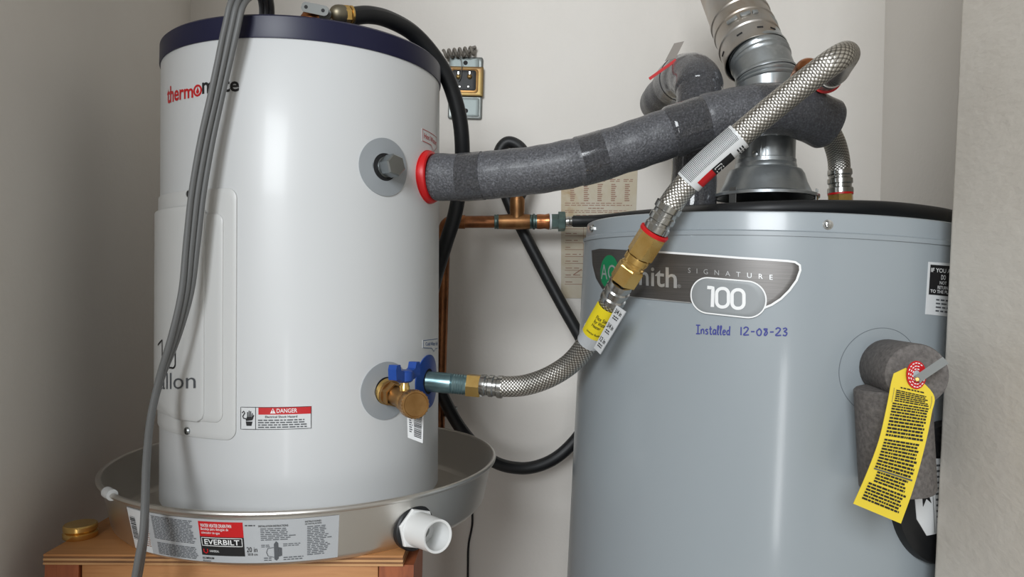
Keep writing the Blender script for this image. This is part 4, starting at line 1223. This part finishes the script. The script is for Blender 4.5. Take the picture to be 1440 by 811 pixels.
# lower hose
cn, cp_ = cold[2], cold[3]
n1 = P(657, 541, .935)
nd = (n1-cp_).normalized(); nl = (n1-cp_).length
lathe('cold_nipple', cp_-nd*.002, nd, [(0, .0132), (nl*.62, .0132), (nl*.63, .0126), (nl*.65, .0132)]+[(nl*.66+i*.0016, .0132 if i % 2 else .0125) for i in range(int(nl*.36/.0016))]+[(nl+.004, .0120), (nl+.004, 0)], M_nipple, tank, 40, label='bluish zinc pipe nipple')
hb_ = [P(*q) for q in ((677, 541, .93), (700, 543, .925), (735, 542, .915), (770, 531, .90), (802, 511, .885), (826, 483, .865), (842, 455, .845), (860, 424, .825), (872, 402, .808))]
hb_ = [Vector(q) for q in catmull([tuple(q) for q in hb_], 12)]
lh = thing('braided_hose', 'braided stainless hose joining the white heater cold port to the brass coupling', 'hose', (hb_[40].x, hb_[40].y, min(p.z for p in hb_)-.014), group='braided stainless hoses')
r_l = .0132
tube('braid', cut(hb_, .024, lens(hb_)[-1]-.016), r_l, M_braid, lh, 40, True, lambda q: C0-q)
d0 = (hb_[3]-hb_[0]).normalized()
nut = lathe('hex_nut', n1-nd*.001, nd, [(0, .0125), (.0005, .0155), (.018, .0155), (.019, .0140), (.019, .012)], M_brass, lh, 6, .52, 20)
lathe('nut_washer', n1-nd*.001, nd, [(.0185, .0135), (.021, .0138), (.0225, .0128)], M_label, nut, 36)
ferrule('crimp_ferrule', hb_[0]+d0*-.001, d0, M_chrome, lh, .97, .95)
dE = (hb_[-1]-hb_[-4]).normalized()
ferrule('crimp_ferrule', hb_[-1]+dE*.008, -dE, M_chrome, lh, 1.0, 1.0)
TSL = TubeSurf(hb_, r_l)
sA, sB = TSL.near(836, 468), TSL.near(857, 428)
cl_s = (TSL.near(829, 480), sB+.002)
tube('clear_sleeve', cut(hb_, cl_s[0], sA+.004), r_l+.0012, M_labelg, lh, 36)
yl = pad('yellow_label', TSL, [(sA, -.016), (sB, -.016), (sB, .016), (sA, .016)], .0008, .0014, M_yellow, lh, 0, .004)
def tmap(s0, s1, t0, t1): return qmap([(s0, t0), (s0, t1), (s1, t1), (s1, t0)])
sgnB = 1
def tq(s0, s1, tl, tr):  # u across the hose (screen left to right), v along it upward
    return lambda u, v: (s0+(s1-s0)*v, tl+(tr-tl)*u)
def rightward(TSf, s):
    a, b = TSf.pt(s, -.005), TSf.pt(s, .005); return 1 if (b-a).dot(CR) > 0 else -1
g = rightward(TSL, sA); fy = tq(sA, sB, -.014*g, .014*g)
for s_, r_ in (('Flex Steel', (.30, .62, .84, .74)), ('for Water', (.30, .48, .80, .60)), ('Heater', (.30, .36, .66, .46)), ('conector flexible', (.20, .14, .80, .21))):
    text('label_lettering', TSL, fy, s_, r_, .0018, M_ink, yl, .008)
# white flag of the label
wp = [P(*q) for q in ((867, 429, .795), (880, 438, .775), (844, 498, .80), (835, 489, .82))]
class Bil:
    def __init__(s, c): s.c = c
    def pt(s, u, v, off=0.0):
        c = s.c; t = c[0].lerp(c[1], u); b = c[3].lerp(c[2], u); n = (c[1]-c[0]).cross(c[3]-c[0]).normalized()
        if n.dot(C0-c[0]) < 0: n = -n
        return b.lerp(t, v)+n*off
BW = Bil(wp)
V = []; Fc = []
for o_ in (0, -.0007):
    for j in range(5):
        for i in range(5): V.append(BW.pt(i/4, j/4, o_))
for b in (0, 25):
    for j in range(4):
        for i in range(4): a = b+j*5+i; Fc.append((a, a+1, a+6, a+5))
flg = mesh('white_label_flag', V, Fc, M_label, lh, 0)
idr = lambda u, v: (u, v)
fl_d = []
for k, s_ in enumerate(('3/4 in', '3/4 in', '12 in')):
    v1 = .95-k*.32
    fl_d += [text_data(BW, idr, s_, (.15, v1-.10, .85, v1), .0006, .01)]
    fl_d += [words_data(BW, idr, (.25, v1-.22, .8, v1-.13), 2, .0006, random.Random(k), wmin=.1, wmax=.2, gap=.05, fill=.5)]
flat('flag_print', fl_d, M_ink, flg)

# brass coupling between the hoses
u0_ = hb_[-1]+dE*.006; u1_ = P(921, 325, .775)
ud = (u1_-u0_).normalized(); ul = (u1_-u0_).length
cpl = thing('brass_coupling', 'hexagonal brass coupling joining two braided hoses', 'coupling', u0_)
lathe('lower_nut', u0_, ud, [(0, .0138), (.001, .0158), (.020, .0158), (.0215, .0148), (.0215, .012)], M_brass, cpl, 6, .3, 20)
lathe('coupling_body', u0_, ud, [(.020, .0128), (.0215, .0138), (.024, .0138), (.0255, .0124), (.028, .0124), (.029, .0142), (.035, .0142), (.036, .014)], M_brass, cpl, 40)
lathe('middle_nut', u0_, ud, [(.0275, .0124), (.028, .0138), (.037, .0138), (.038, .014)], M_brass, cpl, 6, .1, 20)
lathe('upper_nut', u0_, ud, [(.037, .0124), (.0375, .0158), (ul-.003, .0158), (ul-.002, .0148), (ul-.002, .012)], M_brass, cpl, 6, .3, 20)
lathe('red_washer', u0_, ud, [(ul-.0035, .0138), (ul-.003, .0163), (ul, .0165), (ul+.0008, .0153), (ul+.0008, .012)], M_red, cpl, 40)

# upper hose
ht = [u1_] + [P(*q) for q in ((936, 299, .768), (955, 271, .762), (985, 239, .752), (1040, 191, .737), (1100, 141, .720), (1150, 102, .706), (1172, 86, .702), (1185, 78, .712), (1190, 77, .736), (1188, 83, .775), (1182, 93, .81), (1176, 103, .838), (1168, 107, .86))]
ht = [Vector(q) for q in catmull([tuple(q) for q in ht], 12)]
uh = thing('braided_hose', 'long braided stainless hose rising from the brass coupling and looping behind itself', 'hose', (ht[0].x, ht[0].y, ht[0].z-.014), group='braided stainless hoses')
r_u = .0131
tube('braid', cut(ht, .027, lens(ht)[-1]), r_u, M_braid, uh, 44, True, lambda q: C0-q)
dU = (ht[4]-ht[0]).normalized()
ferrule('crimp_ferrule', u1_, dU, M_chrome, uh, .99, 1.05)
dZ = (ht[-1]-ht[-5]).normalized()
TSU = TubeSurf(ht, r_u)
s0_, s1_ = TSU.near(969, 256), TSU.near(1038, 193)
g = rightward(TSU, s0_)
fu = tq(s0_, s1_, -.021*g, .024*g)
wl2 = pad('wrap_label', TSU, [(s0_, -.021*g), (s1_, -.021*g), (s1_, .024*g), (s0_, .024*g)][::(1 if g < 0 else -1)], .0006, .0014, M_label, uh, 0, .003)
V, Fc, _ = words_data(TSU, lambda u, v: (s0_+(s1_-s0_)*(.04+.92*u), g*(-.018+.020*v)), (0, 0, 1, 1), 8, .0018, random.Random(1), wmin=.01, wmax=.012, gap=.013, fill=1, ragged=1)
mesh('fine_print', V, Fc, M_inkg, wl2, 0)
fr_ = lambda u, v: (s0_+(s1_-s0_)*v, g*(.004+.018*u))
pad('label_red_block', TSU, [fr_(*q) for q in ((.15, .10), (1, .10), (1, .38), (.15, .38))], .0014, .0017, M_redink, wl2, 0, .003)
pad('label_black_block', TSU, [fr_(*q) for q in ((.15, .38), (1, .38), (1, .74), (.15, .74))], .0014, .0017, M_ink, wl2, 0, .003)
flat('label_frame', [ribbon_data(TSU, [fr_(*q) for q in ((.25, .42), (.9, .42), (.9, .54), (.25, .54))], .0009, .002, True), ribbon_data(TSU, [fr_(*q) for q in ((.45, .45), (.45, .51), (.75, .48))], .0012, .002)], M_whiteink, wl2)
words('size_print', TSU, fr_, (.25, .82, .8, .95), 3, .0018, M_ink, wl2, 3, wmin=.15, wmax=.25, gap=.08, fill=.5)
# return end: ferrule, red washer, copper elbow
pe = ht[-1]
ferrule('crimp_ferrule', pe-dZ*.006, dZ, M_chrome, uh, 1.05, .7)
lathe('red_washer', pe+dZ*.014, dZ, [(0, .014), (.0003, .0185), (.0035, .0185), (.004, .014)], M_red, uh, 36)
lathe('hex_nut', pe+dZ*.017, dZ, [(0, .012), (0, .0172), (.016, .0172), (.017, .012)], M_bronze, uh, 6, .2, 20)
ce = [pe+dZ*.024, P(1137, 95, .888), P(1127, 104, .906), P(1121, 124, .916), P(1119, 150, .916)]
ce = [Vector(q) for q in catmull([tuple(q) for q in ce], 8)]
tube('copper_bend', ce, .0115, M_copperb, uh, 28)
# short hose at the right nipple
sh = [P(*q) for q in ((1150, 166, .925), (1163, 182, .945), (1173, 200, .962), (1179, 222, .975), (1181, 246, .98))]
sh = [Vector(q) for q in catmull([tuple(q) for q in sh], 10)]
hs = thing('braided_hose', 'short braided hose stub curving from the foam pipe to the heater top', 'hose', P(1182, 296, .98), group='braided stainless hoses')
tube('braid', sh, .0140, M_braid, hs, 40, True, lambda q: C0-q)
dn = (P(1182, 280, .98)-P(1181, 240, .98)).normalized()
fe = P(1181, 238, .98)
ferrule('crimp_ferrule', fe, dn, M_chrome, hs, 1.10, 1.05)
lathe('red_washer', fe, dn, [(.031, .013), (.0312, .0162), (.0345, .0162), (.035, .013)], M_red, hs, 36)
lathe('hex_nut', fe, dn, [(.034, .013), (.0343, .0168), (.056, .0168), (.056, .0)], M_brass, hs, 6, .02, 20)
lathe('nipple', fe, dn, [(.054, .012), (.078, .012), (.078, 0)], M_steel, hs, 30)

# ------------------------------------------------------------------ black gas hose across the heater top
rimdir = [(822, 311, 1.02), (850, 309, 1.0), (880, 306, .97), (930, 299, .92), (1000, 297, .80), (1080, 295.5, .775), (1150, 293, .77), (1220, 293, .785), (1270, 296, .81), (1310, 301, .84), (1345, 307, .88), (1385, 318, .93)]
gh = pxpath([(926, 301.5, 1.205), (940, 300.5, 1.10), (960, 299, .93), (1000, 297.5, .83), (1060, 294.5, .79), (1130, 292.5, .78), (1200, 292.5, .79), (1250, 294, .815), (1295, 298, .86), (1330, 303, .92), (1352, 309, .99), (1362, 315, 1.06)], 8)
gt = thing('gas_hose', 'black rubber hose lying across the top of the grey heater', 'hose', (gh[40].x, gh[40].y, min(p.z for p in gh)-.012))
tube('rubber_tube', gh, .0088, M_rubber, gt, 20)
# ------------------------------------------------------------------ copper pipe on the wall
YP = 1.325
cpz = P(690, 312, YP).z
cx = lambda px: P(px, 312, YP).x
vx = P(623, 420, YP)
cop = thing('copper_pipe', 'aged copper pipe with elbow, tee and adapter beside the white heater', 'pipe', P(619, 600, YP))
p_el = P(632, 311, YP)
path = catmull([tuple(q) for q in (P(616, 640, YP), P(618, 560, YP), P(621, 460, YP), P(624, 360, YP), P(626, 328, YP))], 6)
tube('pipe_riser', [Vector(q) for q in path], .0112, M_copper, cop, 28)
path = catmull([tuple(q) for q in (P(624.5, 345, YP), P(625.5, 326, YP), P(629, 316, YP), P(638, 312, YP), P(654, 312, YP))], 8)
tube('elbow', [Vector(q) for q in path], .0128, M_copper, cop, 28)
dh = (P(760, 311.5, YP)-P(640, 312, YP)).normalized(); h0 = P(640, 312, YP)
X_ = lambda px: (P(px, 312, YP)-h0).dot(dh)
lathe('pipe_run', h0, dh, [(0, 0), (0, .0112), (X_(704), .0112), (X_(704), 0)], M_copper, cop, 28)
lathe('solder_ring', h0, dh, [(X_(695), .011), (X_(695.5), .0135), (X_(698), .0128), (X_(700), .0138), (X_(702), .0130), (X_(702), .011)], M_patina, cop, 28)
tee = lathe('tee', h0, dh, [(X_(701), .011), (X_(701), .0132), (X_(710), .0136), (X_(716), .0140), (X_(740), .0140), (X_(745), .0134), (X_(746), .011)], M_tee, cop, 32)
tb_ = P(727, 312, YP); tu = (P(727.5, 280, YP)-tb_).normalized()
lathe('tee_branch', tb_, tu, [(0, .0125), (.018, .0130), (.020, .0138), (.042, .0138), (.0425, .0128), (.048, .012), (.048, 0)], M_tee, tee, 32)
lathe('coupling_rings', h0, dh, [(X_(744), .011), (X_(744.5), .0125), (X_(747), .0135), (X_(748.5), .0125), (X_(750), .0145), (X_(752), .0145), (X_(753), .0125), (X_(756), .0130)], M_patina, cop, 28)
lathe('threaded_nipple', h0, dh, [(X_(754), .011), (X_(755), .0135), (X_(760), .0140), (X_(766), .0132), (X_(772), .0150), (X_(773), .011)], M_copperb, cop, 28)
lathe('white_tape_ring', h0, dh, [(X_(773), .011), (X_(773), .0150), (X_(775.5), .0150), (X_(775.5), .011)], M_label, cop, 28)
lathe('hex_adapter', h0, dh, [(X_(775), .011), (X_(775), .0140), (X_(785), .0140), (X_(785), .0185), (X_(794), .0185), (X_(795), .0165), (X_(795), 0)], M_patina, cop, 6, .3, 20)
lathe('hose_barb', h0, dh, [(X_(794), .009), (X_(797), .0088), (X_(800), .0100), (X_(801), .0088), (X_(804), .0100), (X_(805), .0088), (X_(812), .0100), (X_(812), 0)], M_chrome, cop, 28)
gs = pxpath([(806, 311, YP), (822, 311, 1.32), (850, 309.5, 1.305), (890, 305, 1.27), (925, 302, 1.22)], 8)
tube('hose_sleeve', gs, .0108, M_rubber, cop, 24, True, None, 50, 'black rubber hose end')
# small bracket by the lower end of the riser
q = P(636, 592, 1.36)
lathe('pipe_clamp', P(632, 575, 1.33), Vector((0, 0, 1)), [(-.012, .0125), (-.012, .0145), (.004, .0145), (.004, .0125)], M_steel, cop, 24)
# ------------------------------------------------------------------ thin cable hanging by the stand
tcx = pxpath([(664, 715, 1.375), (664, 738, 1.385), (659, 765, 1.39), (658, 790, 1.39), (658, 830, 1.39), (660, 900, 1.39)], 8)
tag(tube('thin_cord', tcx, .0021, M_rubber, None, 12), 'thin black cord hanging down the back wall below the pan', 'cord')

# ------------------------------------------------------------------ wall socket
YW = YB
so = P(657, 124, YW)
sock = thing('wall_socket', 'open metal electrical box with gold frame and two terminals on the wall', 'socket', P(657, 168, YW-.001))
ex_, ez_ = Vector((1, 0, 0)), Vector((0, 0, 1)); en = Vector((0, -1, 0))
SW = Plane((so.x, YW, so.z), ex_, ez_)
def wpx(px, py): return SW.sz(px, py)
def wrect(x0, y0, x1, y1, r):
    a = wpx(x0, (y0+y1)/2)[0]; b = wpx(x1, (y0+y1)/2)[0]; c = wpx((x0+x1)/2, y1)[1]; d = wpx((x0+x1)/2, y0)[1]
    return rrect(a, c, b, d, r, 4)
bp = pad('back_plate', SW, wrect(631, 81, 678.5, 168, .004), 0, .006, galv('dull_zinc', '8A8E8C', '7B7F7D', '9B9F9D', .4), sock, .002)
M_plate = simple('socket_plate', '8C9594', .5, .6)
pad('plate_panel', SW, wrect(634, 84, 674, 97, .002), .006, .0075, M_plate, bp, .001)
pad('plate_panel', SW, wrect(635, 139, 674, 164.5, .002), .006, .0075, M_plate, bp, .001)
for px, py in ((655, 90), (655.5, 157)):
    a, b = wpx(px, py); pad('screw_hole', SW, circle(a, b, .0042, 24), .0075, .0082, M_dark, bp)
fr = pad('gold_frame', SW, wrect(627.5, 96, 680, 137, .002), .006, .013, M_gold, sock, .0015)
pad('frame_step', SW, wrect(634, 99.5, 673, 133, .006), .013, .0142, M_bronze, fr, .001)
ins = pad('black_insert', SW, wrect(636, 101.5, 670, 130, .005), .0142, .0155, M_black, sock, .0008)
for px in (645.5, 661):
    a, b = wpx(px, 111); tm = lathe('terminal', SW.pt(a, b, .0155), en, [(0, .0048), (.002, .0048), (.0035, .003), (.0038, 0)], M_gold, ins, 18)
    V, Fc, _ = box_data(SW.pt(a, b+.0055, .017), ex_, en, ez_, .003, .002, .008, .0004); mesh('terminal_tab', V, Fc, M_chrome, tm, 0)
for px in (647, 659):
    a, b = wpx(px, 125); V, Fc, _ = box_data(SW.pt(a, b, .016), ex_, en, ez_, .004, .002, .0025, .0004); mesh('contact', V, Fc, M_chrome, ins, 0)
wv = [SW.pt(*wpx(*q), .02) for q in ((634, 84), (643, 82), (649, 88), (650, 100), (649, 112), (646, 118))]
tube('bare_wire', [Vector(q) for q in catmull([tuple(q) for q in wv], 8)], .0007, M_steel, sock, 8)
# coiled wire above the socket
cs0 = P(624, 76, YW-.014); cs1 = P(669, 71, YW-.014); cd = (cs1-cs0); Lc = cd.length; cd.normalize(); _, cu_, cv_ = axis_frame(cd)
hp = []
nt = 6
for i in range(nt*20+1):
    a = 2*PI*i/20; k = i/(nt*20); hp.append(cs0+cd*(Lc*k)+(cu_*math.cos(a)+cv_*math.sin(a))*.0068)
hp += [cs1+cu_*.006-cd*.006-cv_*.0, cs1-cu_*.004-cd*.018, cs1-cu_*.008-cd*.028]
tag(tube('coiled_cord', hp, .0029, simple('taupe_cord', '7D776F', .6), None, 10), 'coiled taupe cord stretched above the wall socket', 'cord')

# ------------------------------------------------------------------ old paper sheet on the wall
PPs = Plane((P(840, 330, YW).x, YW, P(840, 330, YW).z), ex_, ez_)
f = quad(PPs, (789, 225), (897, 225), (890, 420), (789, 419))
pap = thing('instruction_sheet', 'old stained instruction sheet stuck on the wall behind the grey heater', 'paper', PPs.pt(*f(.5, 0), .0005))
pad('paper_sheet', PPs, ccw(resample(qrect(f, 0, 0, 1, 1), .02)), .0004, .0014, M_paper_old, pap, 0, .02)
pr = random.Random(44); dat = []; red = []
for k in range(5):
    u = .12+k*.18; red.append(words_data(PPs, f, (u, .70, u+.08, .83), 9, .0017, pr, wmin=.05, wmax=.08, gap=.03, fill=.55, ragged=.6))
    red.append(words_data(PPs, f, (u-.02, .84, u+.12, .865), 2, .0017, pr, wmin=.04, wmax=.08, gap=.02, fill=.5))
dat.append(words_data(PPs, f, (.05, .665, .95, .695), 2, .0017, pr, wmin=.03, wmax=.08, gap=.015, fill=.4))
dat.append(words_data(PPs, f, (.36, .645, .60, .657), 1, .0017, pr, wmin=.04, wmax=.08, gap=.01, fill=.6))
dat.append(words_data(PPs, f, (.05, .615, .95, .640), 2, .0017, pr, wmin=.03, wmax=.08, gap=.015, fill=.4))
red.append(words_data(PPs, f, (.2, .59, .85, .608), 1, .0017, pr, wmin=.04, wmax=.1, gap=.03, fill=.5))
for k in range(9):
    v = .50-k*.05; dat.append(words_data(PPs, f, (.05, v, .9, v+.004), 1, .0017, pr, wmin=.3, wmax=.5, gap=.01, fill=1))
    dat.append(words_data(PPs, f, (.06, v+.012, .30, v+.024), 1, .0017, pr, wmin=.05, wmax=.1, gap=.03, fill=.5, ragged=.4))
dat.append(ribbon_data(PPs, [f(.30, .06), f(.30, .52)], .0008, .0017)); dat.append(ribbon_data(PPs, [f(.17, .17), f(.28, .21)], .002, .0018))
flat('sheet_print', dat+red, M_inkred, pap)
